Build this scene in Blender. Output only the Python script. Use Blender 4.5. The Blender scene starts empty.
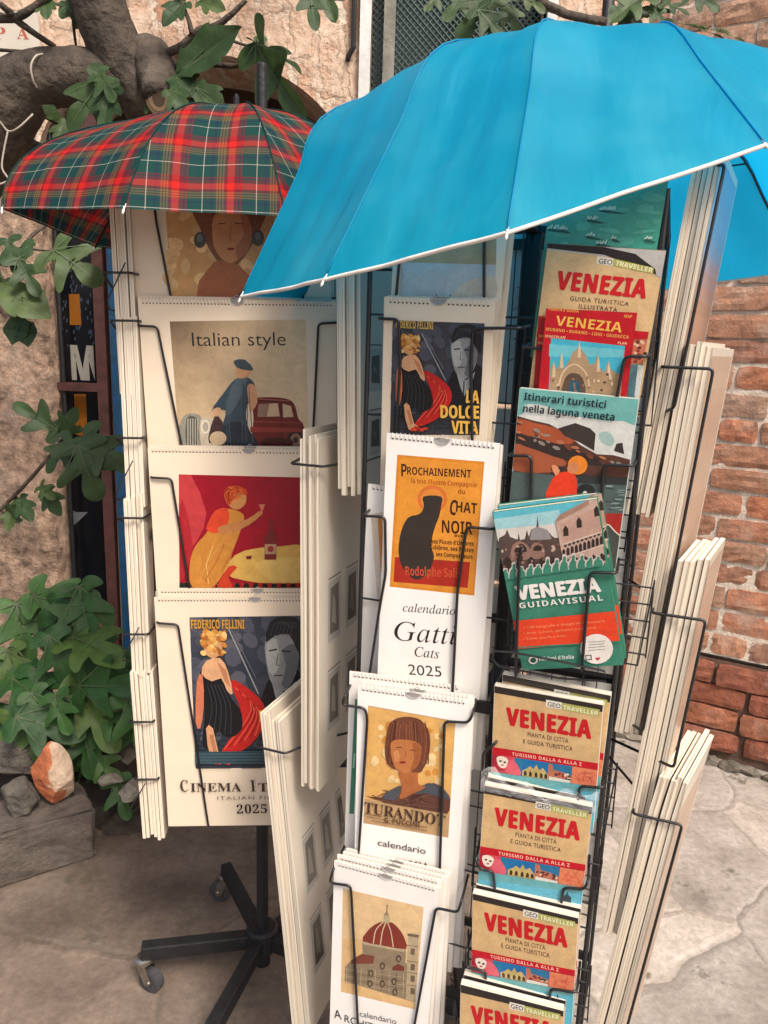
import bpy, bmesh, math, random
import numpy as np
from mathutils import Matrix, Vector
random.seed(7); rng = np.random.default_rng(7)
SC = bpy.context.scene; COL = SC.collection
PI = math.pi
# ------------------------------------------------------------------ camera
F = 760.0; PITCH = math.radians(12.5); ROLL = math.radians(2.0)
CAM = np.array([0, 0, 1.35])
FW = np.array([0, math.cos(PITCH), -math.sin(PITCH)])
_r0 = np.array([1., 0, 0]); _u0 = np.array([0, math.sin(PITCH), math.cos(PITCH)])
CR = math.cos(ROLL)*_r0 + math.sin(ROLL)*_u0
CU = math.cos(ROLL)*_u0 - math.sin(ROLL)*_r0
cd = bpy.data.cameras.new('camera'); cam = bpy.data.objects.new('camera', cd); COL.objects.link(cam)
m = Matrix.Identity(4)
for i in range(3):
    m[i][0] = CR[i]; m[i][1] = CU[i]; m[i][2] = -FW[i]; m[i][3] = CAM[i]
cam.matrix_world = m
cd.sensor_fit = 'VERTICAL'; cd.sensor_height = 36; cd.sensor_width = 27; cd.lens = F/1024*36
cd.clip_start = 0.02; cd.clip_end = 200
SC.camera = cam

def ray(x, y):
    v = FW + CR*(x-384)/F + CU*(512-y)/F
    return v/np.linalg.norm(v)
def hit(x, y, p0, n):
    r = ray(x, y); return CAM + r*(((p0-CAM) @ n)/(r @ n))
def at(x, y, Y):
    r = ray(x, y); return CAM + r*(Y/r[1])
def on_floor(x, y, z=0.0):
    return hit(x, y, np.array([0, 0, z]), np.array([0, 0, 1.]))

# ------------------------------------------------------------------ colour and materials
def lin(c): c /= 255.0; return c/12.92 if c <= .04045 else ((c+.055)/1.055)**2.4
def S(r, g, b, k=0.86): return (lin(r)*k, lin(g)*k, lin(b)*k, 1.0)
MATS = {}
def nt(name):
    m = bpy.data.materials.new(name); m.use_nodes = True
    t = m.node_tree; p = t.nodes['Principled BSDF']
    return m, t, p
def mat(name, col, rough=.6, metal=0, noise=0, nscale=20, bump=0, bscale=60, spec=.5, trans=0, coat=0):
    if name in MATS: return MATS[name]
    m, t, p = nt(name); N = t.nodes; L = t.links
    p.inputs['Base Color'].default_value = col
    p.inputs['Roughness'].default_value = rough; p.inputs['Metallic'].default_value = metal
    p.inputs['Specular IOR Level'].default_value = spec
    if coat: p.inputs['Coat Weight'].default_value = coat; p.inputs['Coat Roughness'].default_value = .25
    tc = N.new('ShaderNodeTexCoord')
    if noise:
        n = N.new('ShaderNodeTexNoise'); n.inputs['Scale'].default_value = nscale; n.inputs['Detail'].default_value = 6
        L.new(tc.outputs['Object'], n.inputs['Vector'])
        r = N.new('ShaderNodeMapRange'); r.inputs[1].default_value = .25; r.inputs[2].default_value = .75
        r.inputs[3].default_value = 1-noise; r.inputs[4].default_value = 1+noise
        L.new(n.outputs['Fac'], r.inputs[0])
        mx = N.new('ShaderNodeVectorMath'); mx.operation = 'SCALE'; mx.inputs[0].default_value = col[:3]
        L.new(r.outputs[0], mx.inputs['Scale']); L.new(mx.outputs[0], p.inputs['Base Color'])
    if bump:
        n2 = N.new('ShaderNodeTexNoise'); n2.inputs['Scale'].default_value = bscale; n2.inputs['Detail'].default_value = 8
        L.new(tc.outputs['Object'], n2.inputs['Vector'])
        b = N.new('ShaderNodeBump'); b.inputs['Strength'].default_value = bump; b.inputs['Distance'].default_value = .01
        L.new(n2.outputs['Fac'], b.inputs['Height']); L.new(b.outputs[0], p.inputs['Normal'])
    MATS[name] = m; return m

def ramp(N, stops, interp='LINEAR'):
    r = N.new('ShaderNodeValToRGB'); e = r.color_ramp; e.interpolation = interp
    while len(e.elements) > 1: e.elements.remove(e.elements[0])
    e.elements[0].position = stops[0][0]; e.elements[0].color = stops[0][1]
    for p, c in stops[1:]:
        x = e.elements.new(p); x.color = c
    return r

# printed paper: ink colours live in the mesh (flat print colours only)
def print_mat():
    m, t, p = nt('printed_paper'); N = t.nodes; L = t.links
    a = N.new('ShaderNodeAttribute'); a.attribute_name = 'ink'; tc = N.new('ShaderNodeTexCoord')
    def mott(scale, det, lo, hi, dist=0):
        n = N.new('ShaderNodeTexNoise'); n.inputs['Scale'].default_value = scale; n.inputs['Detail'].default_value = det; n.inputs['Roughness'].default_value = .65; n.inputs['Distortion'].default_value = dist
        L.new(tc.outputs['Object'], n.inputs['Vector'])
        r = N.new('ShaderNodeMapRange'); r.inputs[1].default_value = .3; r.inputs[2].default_value = .7; r.inputs[3].default_value = lo; r.inputs[4].default_value = hi
        L.new(n.outputs['Fac'], r.inputs[0]); return r.outputs[0], n
    pa, _ = mott(9, 4, .95, 1.03); br, _ = mott(55, 6, .84, 1.14, .6); fi, _ = mott(500, 4, .86, 1.12)
    mu = N.new('ShaderNodeMath'); mu.operation = 'MULTIPLY'; L.new(br, mu.inputs[0]); L.new(fi, mu.inputs[1])
    mx = N.new('ShaderNodeMix'); mx.data_type = 'FLOAT'; L.new(a.outputs['Alpha'], mx.inputs[0]); L.new(mu.outputs[0], mx.inputs[2]); L.new(pa, mx.inputs[3])
    sc = N.new('ShaderNodeVectorMath'); sc.operation = 'SCALE'; L.new(a.outputs['Color'], sc.inputs[0]); L.new(mx.outputs[0], sc.inputs['Scale']); L.new(sc.outputs[0], p.inputs['Base Color'])
    p.inputs['Roughness'].default_value = .27; p.inputs['Specular IOR Level'].default_value = .42
    n2 = N.new('ShaderNodeTexNoise'); n2.inputs['Scale'].default_value = 11; n2.inputs['Detail'].default_value = 2
    L.new(tc.outputs['Object'], n2.inputs['Vector'])
    b = N.new('ShaderNodeBump'); b.inputs['Strength'].default_value = .2; b.inputs['Distance'].default_value = .012
    L.new(n2.outputs['Fac'], b.inputs['Height']); L.new(b.outputs[0], p.inputs['Normal'])
    return m
PRINT = print_mat()
def page_mat():
    m, t, p = nt('page_edges'); N = t.nodes; L = t.links
    tc = N.new('ShaderNodeTexCoord')
    mp = N.new('ShaderNodeMapping'); mp.inputs['Scale'].default_value = (3, 850, 3)
    L.new(tc.outputs['Object'], mp.inputs['Vector'])
    n = N.new('ShaderNodeTexNoise'); n.inputs['Scale'].default_value = 1.0; n.inputs['Detail'].default_value = 2
    L.new(mp.outputs[0], n.inputs['Vector'])
    r = ramp(N, [(.30, (.42, .34, .25, 1)), (.48, (.70, .61, .48, 1)), (.7, (.84, .76, .64, 1))]); L.new(n.outputs['Fac'], r.inputs[0])
    L.new(r.outputs[0], p.inputs['Base Color']); p.inputs['Roughness'].default_value = .6
    return m
PAGES = page_mat()
BLACK = mat('black_wire', (.012, .012, .014, 1), .38, noise=.3, nscale=90, spec=.5)
FRAME = mat('black_painted_steel', (.010, .0105, .012, 1), .55, noise=.5, nscale=40, bump=.15, bscale=150)

# ------------------------------------------------------------------ mesh builder
class MB:
    def __init__(s): s.v = []; s.f = []; s.mi = []; s.c = []; s.uv = None
    def face(s, pts, col=None, mi=0):
        i = len(s.v); s.v += [tuple(p) for p in pts]; n = len(pts)
        s.f.append(tuple(range(i, i+n))); s.mi.append(mi)
        s.c.append([col]*n if (col is None or not isinstance(col, list)) else col)
    def add(s, verts, faces, col=None, mi=0):
        i = len(s.v); s.v += [tuple(p) for p in verts]
        for f in faces:
            s.f.append(tuple(a+i for a in f)); s.mi.append(mi); s.c.append([col]*len(f))
    def box(s, x0, x1, y0, y1, z0, z1, col=None, mi=0):
        P = [(x0,y0,z0),(x1,y0,z0),(x1,y1,z0),(x0,y1,z0),(x0,y0,z1),(x1,y0,z1),(x1,y1,z1),(x0,y1,z1)]
        s.add(P, [(0,3,2,1),(4,5,6,7),(0,1,5,4),(1,2,6,5),(2,3,7,6),(3,0,4,7)], col, mi)
    def bar(s, a, b, w, h, col=None, mi=0, up=(0,0,1)):
        a = np.array(a, float); b = np.array(b, float); d = b-a; L = np.linalg.norm(d); d /= L
        u = np.array(up, float); x = np.cross(d, u)
        if np.linalg.norm(x) < 1e-4: x = np.cross(d, [0, 1, 0])
        x /= np.linalg.norm(x); u = np.cross(x, d)
        P = [a+x*i*w/2+u*j*h/2 for i, j in ((-1,-1),(1,-1),(1,1),(-1,1))]+[b+x*i*w/2+u*j*h/2 for i, j in ((-1,-1),(1,-1),(1,1),(-1,1))]
        s.add(P, [(0,1,2,3),(7,6,5,4),(0,4,5,1),(1,5,6,2),(2,6,7,3),(3,7,4,0)], col, mi)
    def tube(s, pts, r, seg=8, col=None, mi=0, cap=True, wob=0):
        P = [np.array(p, float) for p in pts]; n = len(P)
        R = r if hasattr(r, '__len__') else [r]*n
        t0 = P[1]-P[0]; x = np.cross(t0, [.13, .2, .97]); x /= np.linalg.norm(x)
        rings = []
        for i in range(n):
            t = P[min(i+1, n-1)]-P[max(i-1, 0)]; t /= (np.linalg.norm(t)+1e-12)
            x = x - t*(x @ t); x /= (np.linalg.norm(x)+1e-12); y = np.cross(t, x)
            rings.append([P[i]+(x*math.cos(2*PI*k/seg)+y*math.sin(2*PI*k/seg))*R[i]*(1+(wob*rng.normal() if wob else 0)) for k in range(seg)])
        V = [q for rg in rings for q in rg]; Fc = []
        for i in range(n-1):
            for k in range(seg):
                a = i*seg+k; b = i*seg+(k+1) % seg
                Fc.append((a, b, b+seg, a+seg))
        if cap: Fc.append(tuple(range(seg-1, -1, -1))); Fc.append(tuple((n-1)*seg+k for k in range(seg)))
        s.add(V, Fc, col, mi)
    def disc(s, c, ex, ey, rx, ry, col=None, mi=0, n=20):
        c = np.array(c, float); ex = np.array(ex, float); ey = np.array(ey, float)
        s.face([c+ex*rx*math.cos(2*PI*k/n)+ey*ry*math.sin(2*PI*k/n) for k in range(n)], col, mi)
    def build(s, name, mats, parent=None, smooth=False):
        me = bpy.data.meshes.new(name); me.from_pydata(s.v, [], s.f)
        if not isinstance(mats, (list, tuple)): mats = [mats]
        for m in mats: me.materials.append(m)
        me.polygons.foreach_set('material_index', s.mi)
        if any(c and c[0] is not None for c in s.c):
            at_ = me.color_attributes.new('ink', 'FLOAT_COLOR', 'CORNER')
            fl = []
            for c in s.c:
                for q in c: fl += list(q if q is not None else (.7, .7, .7, 1))
            at_.data.foreach_set('color', fl)
        if s.uv is not None:
            ul = me.uv_layers.new(name='uv')
            for l in me.loops: ul.data[l.index].uv = s.uv[l.vertex_index]
        if smooth: me.polygons.foreach_set('use_smooth', [True]*len(me.polygons))
        me.update()
        o = bpy.data.objects.new(name, me); COL.objects.link(o)
        if parent is not None: o.parent = parent
        return o
def tag(o, label=None, cat=None, group=None, kind=None):
    if label: o['label'] = label
    if cat: o['category'] = cat
    if group: o['group'] = group
    if kind: o['kind'] = kind
    return o
def empty(name, loc=(0, 0, 0), mtx=None):
    o = bpy.data.objects.new(name, None); o.empty_display_size = .05; COL.objects.link(o)
    if mtx is not None: o.matrix_world = mtx
    else: o.location = loc
    return o
def copy_tree(o, parent=None):
    c = o.copy(); COL.objects.link(c)
    if parent is not None: c.parent = parent
    for ch in list(o.children): copy_tree(ch, c)
    return c
def smooth_pts(P, sub=4, closed=False):
    P = [np.array(p, float) for p in P]; n = len(P); out = []
    rg = range(n) if closed else range(n-1)
    for i in rg:
        if closed: a, b, c, d = P[i-1], P[i], P[(i+1) % n], P[(i+2) % n]
        else: a, b, c, d = P[max(i-1, 0)], P[i], P[i+1], P[min(i+2, n-1)]
        for k in range(sub):
            t = k/sub
            out.append(.5*((2*b)+(-a+c)*t+(2*a-5*b+4*c-d)*t*t+(-a+3*b-3*c+d)*t**3))
    if not closed: out.append(P[-1])
    return out
def round_path(P, r=.006, n=4):
    """polyline with rounded corners"""
    P = [np.array(p, float) for p in P]; out = [P[0]]
    for i in range(1, len(P)-1):
        a = P[i-1]-P[i]; b = P[i+1]-P[i]; la = np.linalg.norm(a); lb = np.linalg.norm(b)
        q = min(r, la*.45, lb*.45); A = P[i]+a/la*q; B = P[i]+b/lb*q
        for k in range(n+1):
            t = k/n; out.append((1-t)**2*A+2*t*(1-t)*P[i]+t*t*B)
    out.append(P[-1]); return out

# ------------------------------------------------------------------ lettering (built-in font and its own fallbacks)
def conv(s, kind):
    o = ''
    for ch in s:
        if kind == 'b' and ch.isascii() and ch.isalpha(): o += chr((0x1D400 if ch.isupper() else 0x1D41A)+ord(ch)-(65 if ch.isupper() else 97))
        elif kind in 'bi' and ch.isdigit(): o += chr(0x1D7CE+int(ch))
        elif kind == 'i' and ch.isascii() and ch.isalpha(): o += ('\u210e' if ch == 'h' else chr((0x1D434 if ch.isupper() else 0x1D44E)+ord(ch)-(65 if ch.isupper() else 97)))
        elif kind == 's' and ch.isascii() and ch.isalpha(): o += chr((0x1D5D4 if ch.isupper() else 0x1D5EE)+ord(ch)-(65 if ch.isupper() else 97))
        else: o += ch
    return o
TCACHE = {}
def glyphs(s, kind='n', off=0.0, spacing=1.0):
    key = (s, kind, off, spacing)
    if key in TCACHE: return TCACHE[key]
    c = bpy.data.curves.new('lettering', 'FONT'); c.body = conv(s, kind); c.offset = off; c.resolution_u = 3; c.space_character = spacing
    o = bpy.data.objects.new('lettering', c); COL.objects.link(o)
    dg = bpy.context.evaluated_depsgraph_get()
    me = bpy.data.meshes.new_from_object(o.evaluated_get(dg))
    v = np.array([p.co[:2] for p in me.vertices]) if len(me.vertices) else np.zeros((1, 2))
    f = [tuple(p.vertices) for p in me.polygons]
    bpy.data.objects.remove(o); bpy.data.curves.remove(c); bpy.data.meshes.remove(me)
    TCACHE[key] = (v, f); return v, f
CAPH = {}
def caph(kind, off):
    if (kind, off) not in CAPH:
        v, f = glyphs('H', kind, off); CAPH[(kind, off)] = (v[:, 1].max()-max(v[:, 1].min(), -1))
    return CAPH[(kind, off)]

def ink(c):
    return [(*q[:3], 0.1) for q in c] if isinstance(c, list) else (*c[:3], 0.1)
def clip_poly(P, Q):
    """Sutherland-Hodgman: P against the convex quad Q"""
    ar = sum(Q[i][0]*Q[(i+1) % 4][1]-Q[(i+1) % 4][0]*Q[i][1] for i in range(4))
    if ar < 0: Q = Q[::-1]
    for i in range(4):
        a, b = Q[i], Q[(i+1) % 4]; ins = lambda p: (b[0]-a[0])*(p[1]-a[1])-(b[1]-a[1])*(p[0]-a[0])
        out = []
        for j in range(len(P)):
            p, q = P[j-1], P[j]; dp, dq = ins(p), ins(q)
            if (dp >= 0) != (dq >= 0):
                t = dp/(dp-dq); out.append((p[0]+(q[0]-p[0])*t, p[1]+(q[1]-p[1])*t))
            if dq >= 0: out.append(q)
        P = out
        if not P: break
    return P
# ------------------------------------------------------------------ an item of printed matter: a true rectangle in space
class Item:
    def __init__(s, top, az, lean, roll, w, h, t, cov=0.0):
        az, lean, roll = map(math.radians, (az, lean, roll))
        d = np.array([math.sin(az), math.cos(az), 0]); r = np.array([math.cos(az), -math.sin(az), 0]); u = np.array([0, 0, 1.])
        u2 = u*math.cos(lean)-d*math.sin(lean)
        s.r = r*math.cos(roll)-u2*math.sin(roll); s.u = u2*math.cos(roll)+r*math.sin(roll); s.n = np.cross(s.r, s.u)
        s.top = np.array(top, float); s.w, s.h, s.t = w, h, t
        s.base = s.top-s.u*h
        s.m = MB(); s.lay = 0; s.clipq = None
    def frame(s, pts):
        s.clipq = [tuple(s.loc(p)) for p in pts] if pts else None
    def mtx(s):
        M = Matrix.Identity(4)
        for i in range(3):
            M[i][0] = s.r[i]; M[i][1] = -s.n[i]; M[i][2] = s.u[i]; M[i][3] = s.base[i]
        return M
    def loc(s, p):
        q = hit(p[0], p[1], s.top, s.n)-s.base
        return (q @ s.r, q @ s.u)
    def y(s):
        s.lay += 1; return -0.000014*s.lay-.00002
    def poly(s, pts, col, sm=0, clip=True):
        L = [s.loc(p) for p in pts]
        if sm: L = [tuple(q) for q in smooth_pts(L, sm, True)]
        e = .0004
        if clip:
            L = clip_poly(L, s.clipq or [(-s.w/2+e, e), (s.w/2-e, e), (s.w/2-e, s.h-e), (-s.w/2+e, s.h-e)])
            if len(L) < 3: return
        y = s.y(); s.m.face([(a, y, b) for a, b in L], ink(col))
    def lpoly(s, L, col):
        y = s.y(); s.m.face([(a, y, b) for a, b in L], col)
    def ell(s, c, rx, ry, col, n=20, rot=0):
        pts = []
        for k in range(n):
            a = 2*PI*k/n; x = rx*math.cos(a); yy = ry*math.sin(a)
            pts.append((c[0]+x*math.cos(rot)-yy*math.sin(rot), c[1]+x*math.sin(rot)+yy*math.cos(rot)))
        s.poly(pts, col)
    def line(s, pts, wpx, col):
        L = [np.array(s.loc(p)) for p in pts]
        a = np.array(s.loc((pts[0][0]+wpx, pts[0][1]))); w = np.linalg.norm(a-L[0])
        y = s.y()
        for i in range(len(L)-1):
            d = L[i+1]-L[i]; d /= (np.linalg.norm(d)+1e-9); n = np.array([-d[1], d[0]])*w/2
            Q = [tuple(q) for q in (L[i]+n, L[i]-n, L[i+1]-n, L[i+1]+n)]
            e = .0004; Q = clip_poly(Q, s.clipq or [(-s.w/2+e, e), (s.w/2-e, e), (s.w/2-e, s.h-e), (-s.w/2+e, s.h-e)])
            if len(Q) > 2: s.m.face([(q[0], y, q[1]) for q in Q], ink(col))
    def text(s, body, p0, p1, cap, col, kind='n', off=0.0, spacing=1.0, shear=0.0, fat=0.0):
        if fat:
            for ox, oy in ((fat, 0), (-fat, 0), (0, fat*.7), (0, -fat*.7)): s.text(body, (p0[0]+ox, p0[1]+oy), (p1[0]+ox, p1[1]+oy), cap, col, kind, off, spacing, shear)
            return
        v, f = glyphs(body, kind, off, spacing)
        if not f: return
        a = np.array(s.loc(p0)); b = np.array(s.loc(p1)); d = b-a; W = np.linalg.norm(d); d /= W; n = np.array([-d[1], d[0]])
        h = np.linalg.norm(np.array(s.loc((p0[0], p0[1]-cap)))-a)
        x0, x1 = v[:, 0].min(), v[:, 0].max(); sx = W/(x1-x0); sy = h/caph(kind, off); y = s.y()
        V = []
        for q in v:
            yy = q[1]*sy; xx = (q[0]-x0)*sx+shear*yy
            P = a+d*xx+n*yy; V.append((P[0], y, P[1]))
        f = [q for q in f if all(abs(V[i][0]) < s.w/2-.0005 for i in q)]
        s.m.add(V, f, (*col[:3], .6))
    def photo(s, rect, fn, nx=26, ny=20):
        """a printed picture: mottled ink cells; rect = 4 px corners TL,TR,BR,BL"""
        tl, tr, br, bl = [np.array(s.loc(p)) for p in rect]; y = s.y()
        def P(i, j):
            a = i/nx; b = j/ny
            q = (tl*(1-a)+tr*a)*(1-b)+(bl*(1-a)+br*a)*b; return (q[0], y, q[1])
        for i in range(nx):
            for j in range(ny):
                s.m.face([P(i, j), P(i, j+1), P(i+1, j+1), P(i+1, j)], fn((i+.5)/nx, (j+.5)/ny))
def Zf(x0, y0, k): return lambda *a: [(x0+p[0]/k, y0+p[1]/k) for p in a]
z1 = Zf(380, 230, 4.657); z2 = Zf(365, 430, 3.938); z3 = Zf(330, 670, 4.8); z4 = Zf(320, 850, 4.8); z5 = Zf(500, 170, 3.84)
z6 = Zf(485, 380, 4.655); z7 = Zf(480, 490, 4.8); z8 = Zf(470, 670, 4.8); zA = Zf(440, 840, 3.84); zI = Zf(130, 290, 3.657)
zC = Zf(140, 440, 4.518); zF = Zf(130, 580, 3.939); zR = Zf(260, 430, 3.79); zQ = Zf(255, 690, 3.067)
PAPER = (.76, .64, .495, 1); PAPER2 = (.74, .68, .59, 1); WHITE = (.84, .81, .77, 1); INK = (.03, .028, .03, 1)
def rnd(c, a=.12):
    k = 1+rng.uniform(-a, a); return (min(c[0]*k, 1), min(c[1]*k, 1), min(c[2]*k, 1), 1)
def mixc(a, b, t): return tuple(a[i]*(1-t)+b[i]*t for i in range(3))+(1,)

def calendar(name, it, label, group=None, paper=PAPER, tab=True, holes=True, copies=(), copy_label=None, copy_group=None, holestep=.0052):
    """thing > pages, cover (with its print), binding, hanger"""
    root = empty(name, mtx=it.mtx()); tag(root, label, 'calendar', group)
    w, h, t = it.w, it.h, it.t
    # pages: a block of sheets with slightly uneven edges
    pg = MB(); nl = 5
    for k in range(nl):
        e = rng.uniform(-.0009, .0009, 2); y0 = .0006+(t-.0006)*k/nl; y1 = .0006+(t-.0006)*(k+1)/nl-.0002
        pg.box(-w/2+e[0], w/2+e[0], y0, y1, e[1]+.0006, h-.0012+e[1]*.4)
    pg.build('pages', PAGES, root)
    cv = MB(); cv.box(-w/2, w/2, 0, .0005, 0, h, paper)
    cv.v += []; off = len(cv.v)
    cv.v += it.m.v; cv.f += [tuple(a+off for a in f) for f in it.m.f]; cv.mi += it.m.mi; cv.c += it.m.c
    cv.build('cover', PRINT, root)
    if holes:
        bd = MB(); n = int((w-.016)/holestep)
        for k in range(n+1):
            x = -w/2+.008+(w-.016)*k/n
            if tab and abs(x) < .009: continue
            bd.tube([(x-.0011, -.0006, h-.0062), (x-.0011, -.0016, h-.003), (x-.0011, -.0004, h+.0006), (x-.0011, .0015, h+.0009)], .00045, 4, (.62, .58, .52, 1))
            bd.disc((x, -.0003, h-.0064), (1, 0, 0), (0, 0, 1), .0013, .0011, (.06, .05, .045, 1), n=8)
        bd.build('binding', PRINT, root)
    if tab:
        tb = MB(); P = [(.0105*math.cos(a), -.00045, h-.0005-.0075*math.sin(a)) for a in np.linspace(0, PI, 12)]
        tb.face(P, (.30, .28, .27, 1))
        tb.tube([(.009*math.cos(a), -.0012, h-.001-.0066*math.sin(a)) for a in np.linspace(.15, PI-.15, 9)]+[(-.003, -.0012, h+.001), (0, -.0012, h+.004), (.003, -.0012, h+.001)], .0006, 5, (.42, .41, .40, 1))
        tb.build('hanger', PRINT, root)
    for k, (dx, dz, rl) in enumerate(copies):
        c = copy_tree(root)
        R = Matrix.Rotation(rl, 4, 'Y')
        c.matrix_world = it.mtx() @ Matrix.Translation((dx, (t+.0022)*(k+1)+.001, dz)) @ R
        tag(c, copy_label, 'calendar', copy_group)
    return root
# ================================================================== PRINTED MATTER
#        top centre of front sheet            az    lean  roll   width
TAB = {
'LC1': (-0.2517, 1.2241, 1.5397, -3.26, 3.08, -2.82, 0.3028), 'LC2': (-0.2376, 1.2126, 1.4075, -1.79, 2.64, -1.31, 0.3043),
'LC3': (-0.2189, 1.2013, 1.1791, -2.85, 2.48, -0.93, 0.3175), 'LC4': (-0.2074, 1.1897, 0.9352, -2.79, 2.09, -1.08, 0.3281),
'C0': (0.0653, 0.9374, 1.4984, 21.55, 4.51, 3.01, 0.1375), 'C1': (0.0556, 0.9335, 1.4041, 20.42, 5.08, 1.16, 0.1367),
'C2': (0.0678, 0.9217, 1.2404, 15.55, 4.32, 1.42, 0.1405), 'C3': (0.0462, 0.9178, 0.9068, 11.45, 4.46, 0.55, 0.1485),
'C3b': (0.0344, 0.9306, 0.9123, 9.62, 4.29, 1.04, 0.1539), 'C4': (0.0201, 0.9156, 0.6356, 16.07, 5.04, 2.03, 0.1514),
'B0': (0.2302, 0.8774, 1.5356, 15.48, 4.96, 3.37, 0.1207), 'B1': (0.2308, 0.8708, 1.4608, 18.46, 5.08, 3.80, 0.1257),
'B1b': (0.2195, 0.8664, 1.3929, 21.16, 5.08, 1.87, 0.0980), 'B2': (0.2134, 0.8665, 1.3025, 22.59, 5.09, 2.20, 0.1328),
'B3': (0.1841, 0.8623, 1.1732, 18.35, 4.80, -13.46, 0.1218), 'B4': (0.2099, 0.8699, 0.9327, 20.60, 4.97, -0.85, 0.1337),
'B5': (0.2072, 0.8645, 0.7968, 16.22, 4.84, 0.51, 0.1359), 'B6': (0.2016, 0.8602, 0.6393, 18.30, 4.95, -1.71, 0.1380),
'B7': (0.1936, 0.8567, 0.4991, 16.66, 4.94, -1.17, 0.1381)}
def item(k, h, t, up=0.0):
    x, y, z, az, ln, rl, w = TAB[k]
    it = Item((x, y, z), az, ln, rl, w, h, t)
    if up:
        it.top = it.top+it.u*up; it.h = h+up; it.base = it.top-it.u*it.h
    return it
ITEMS = {}
# ---- left stand, top: golden poster calendar half under the tartan umbrella
it = ITEMS['LC1'] = item('LC1', .42, .004, .06)
it.poly([(165, 205), (303, 205), (303, 300), (172, 297)], S(214, 166, 110))
for k in range(46):
    q = (rng.uniform(168, 300), rng.uniform(208, 296)); it.ell(q, rng.uniform(3, 9), rng.uniform(3, 8), rnd(S(236, 196, 140), .2), 9, rng.uniform(0, 3))
it.poly([(196, 205), (262, 205), (262, 225), (252, 245), (240, 262), (226, 270), (210, 250), (200, 228)], S(132, 84, 58), 3)
it.poly([(196, 300), (214, 262), (240, 266), (262, 300)], S(170, 104, 70), 2)
it.poly([(214, 216), (236, 210), (250, 222), (250, 246), (238, 260), (226, 262), (214, 246)], S(206, 146, 100), 3); it.poly([(240, 214), (250, 222), (250, 246), (238, 260), (236, 246), (244, 236)], S(176, 116, 80), 2)
it.line([(218, 224), (226, 223)], 1.0, S(96, 62, 50)); it.line([(235, 223), (243, 224)], 1.0, S(96, 62, 50)); it.line([(231, 226), (229, 238), (233, 239)], .8, S(160, 104, 74)); it.ell((231, 249), 4, 1.4, S(150, 54, 44)); it.ell((231, 248.4), 3, .5, S(104, 40, 36))
it.ell((200, 240), 6, 8, S(72, 82, 86)); it.ell((258, 238), 6, 8, S(72, 82, 86)); it.ell((200, 238), 3, 4, S(118, 126, 126)); it.ell((258, 236), 3, 4, S(118, 126, 126))
it.poly([(236,297),(262,276),(298,268),(303,300),(236,300)], S(88, 60, 58), 2)
calendar('wall_calendar', it, 'golden picture calendar half hidden under the tartan umbrella', copies=[(.003, .002, .004)], copy_label='spare calendar showing only its edge behind the golden calendar under the tartan umbrella')
# ---- Italian style
it = ITEMS['LC2'] = item('LC2', .42, .004)
bgc = [S(128, 106, 84), S(234, 206, 166), S(236, 208, 168), S(226, 196, 154)]
L4 = [it.loc(p) for p in zI((145, 115), (643, 108), (655, 585), (182, 585))]; y_ = it.y(); it.m.face([(a, y_, b) for a, b in L4], ink(bgc)); it.frame(zI((145, 115), (643, 108), (655, 585), (182, 585)))
def zi(*a): return zI(*a)
P = zi
a, b = P((228, 205), (570, 203)); it.text('Italian style', a, b, 13.3, S(46, 40, 38), 'n', -.004)
it.poly(P((420,420),(450,396),(520,392),(580,400),(604,425),(616,470),(634,492),(636,540),(620,575),(430,576)), S(112, 34, 30), 3)
it.poly(P((440,400),(520,394),(585,404),(602,424),(560,412),(470,410)), S(84, 22, 22), 2)
it.poly(P((470,418),(540,414),(548,462),(466,464)), S(206, 176, 140)); it.poly(P((470,418),(510,416),(500,464),(466,464)), S(150, 118, 98))
it.poly(P((558,416),(588,424),(598,464),(560,466)), S(206, 178, 142))
it.line(P((552,412),(556,575)), 1.2, S(70, 18, 18)); it.line(P((440,480),(632,486)), 1.0, S(150, 66, 54))
c0 = P((606, 548))[0]; it.ell(c0, 8.2, 9.5, S(40, 30, 30)); it.ell(c0, 5.6, 6.6, S(150, 110, 94)); it.ell(c0, 2.4, 3, S(50, 36, 34))
it.poly(P((420,430),(442,420),(452,470),(440,560),(420,560)), S(222, 204, 176), 2)
it.poly(P((176,520),(196,462),(232,452),(262,470),(272,575),(186,576)), S(150, 146, 132), 3)
it.poly(P((206,470),(232,462),(248,480),(250,570),(206,572)), S(96, 92, 84), 2)
for k in range(5): it.line(P((212+9*k, 470), (212+9*k, 570)), .8, S(190, 186, 170))
it.poly(P((258,476),(300,470),(330,520),(300,575),(262,575)), S(208, 194, 170), 3)
it.ell(P((276, 500))[0], 4.5, 7, S(236, 226, 206)); it.ell(P((276, 500))[0], 3, 5, S(180, 172, 158))
it.poly(P((300,440),(340,380),(385,326),(430,320),(456,345),(458,390),(430,420),(425,470),(440,520),(462,576),(320,576),(336,500),(350,440)), S(58, 74, 86), 3)
it.poly(P((330,470),(310,460),(286,540),(300,560),(340,500)), S(74, 52, 52), 2)
it.poly(P((385,330),(430,324),(400,400),(360,460),(350,420)), S(84, 100, 110), 3)
it.poly(P((340,500),(400,480),(440,520),(470,576),(330,576)), S(44, 52, 62), 2)
it.poly(P((430,350),(456,350),(466,410),(440,446),(434,410)), S(206, 152, 112), 3)
it.poly(P((304,436),(330,430),(332,456),(306,462)), S(212, 166, 128), 2)
it.ell(P((322, 542))[0], 8.5, 7, S(214, 188, 152))
for k in range(7): u = rng.uniform(0, 1); it.line(smooth_pts(P((345+90*u, 335+rng.uniform(0, 20)), (330+110*u, 430), (335+110*u+rng.uniform(-8, 8), 560)), 4), .8, [S(72, 90, 102), S(48, 62, 72), S(64, 82, 94)][k % 3])
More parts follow.
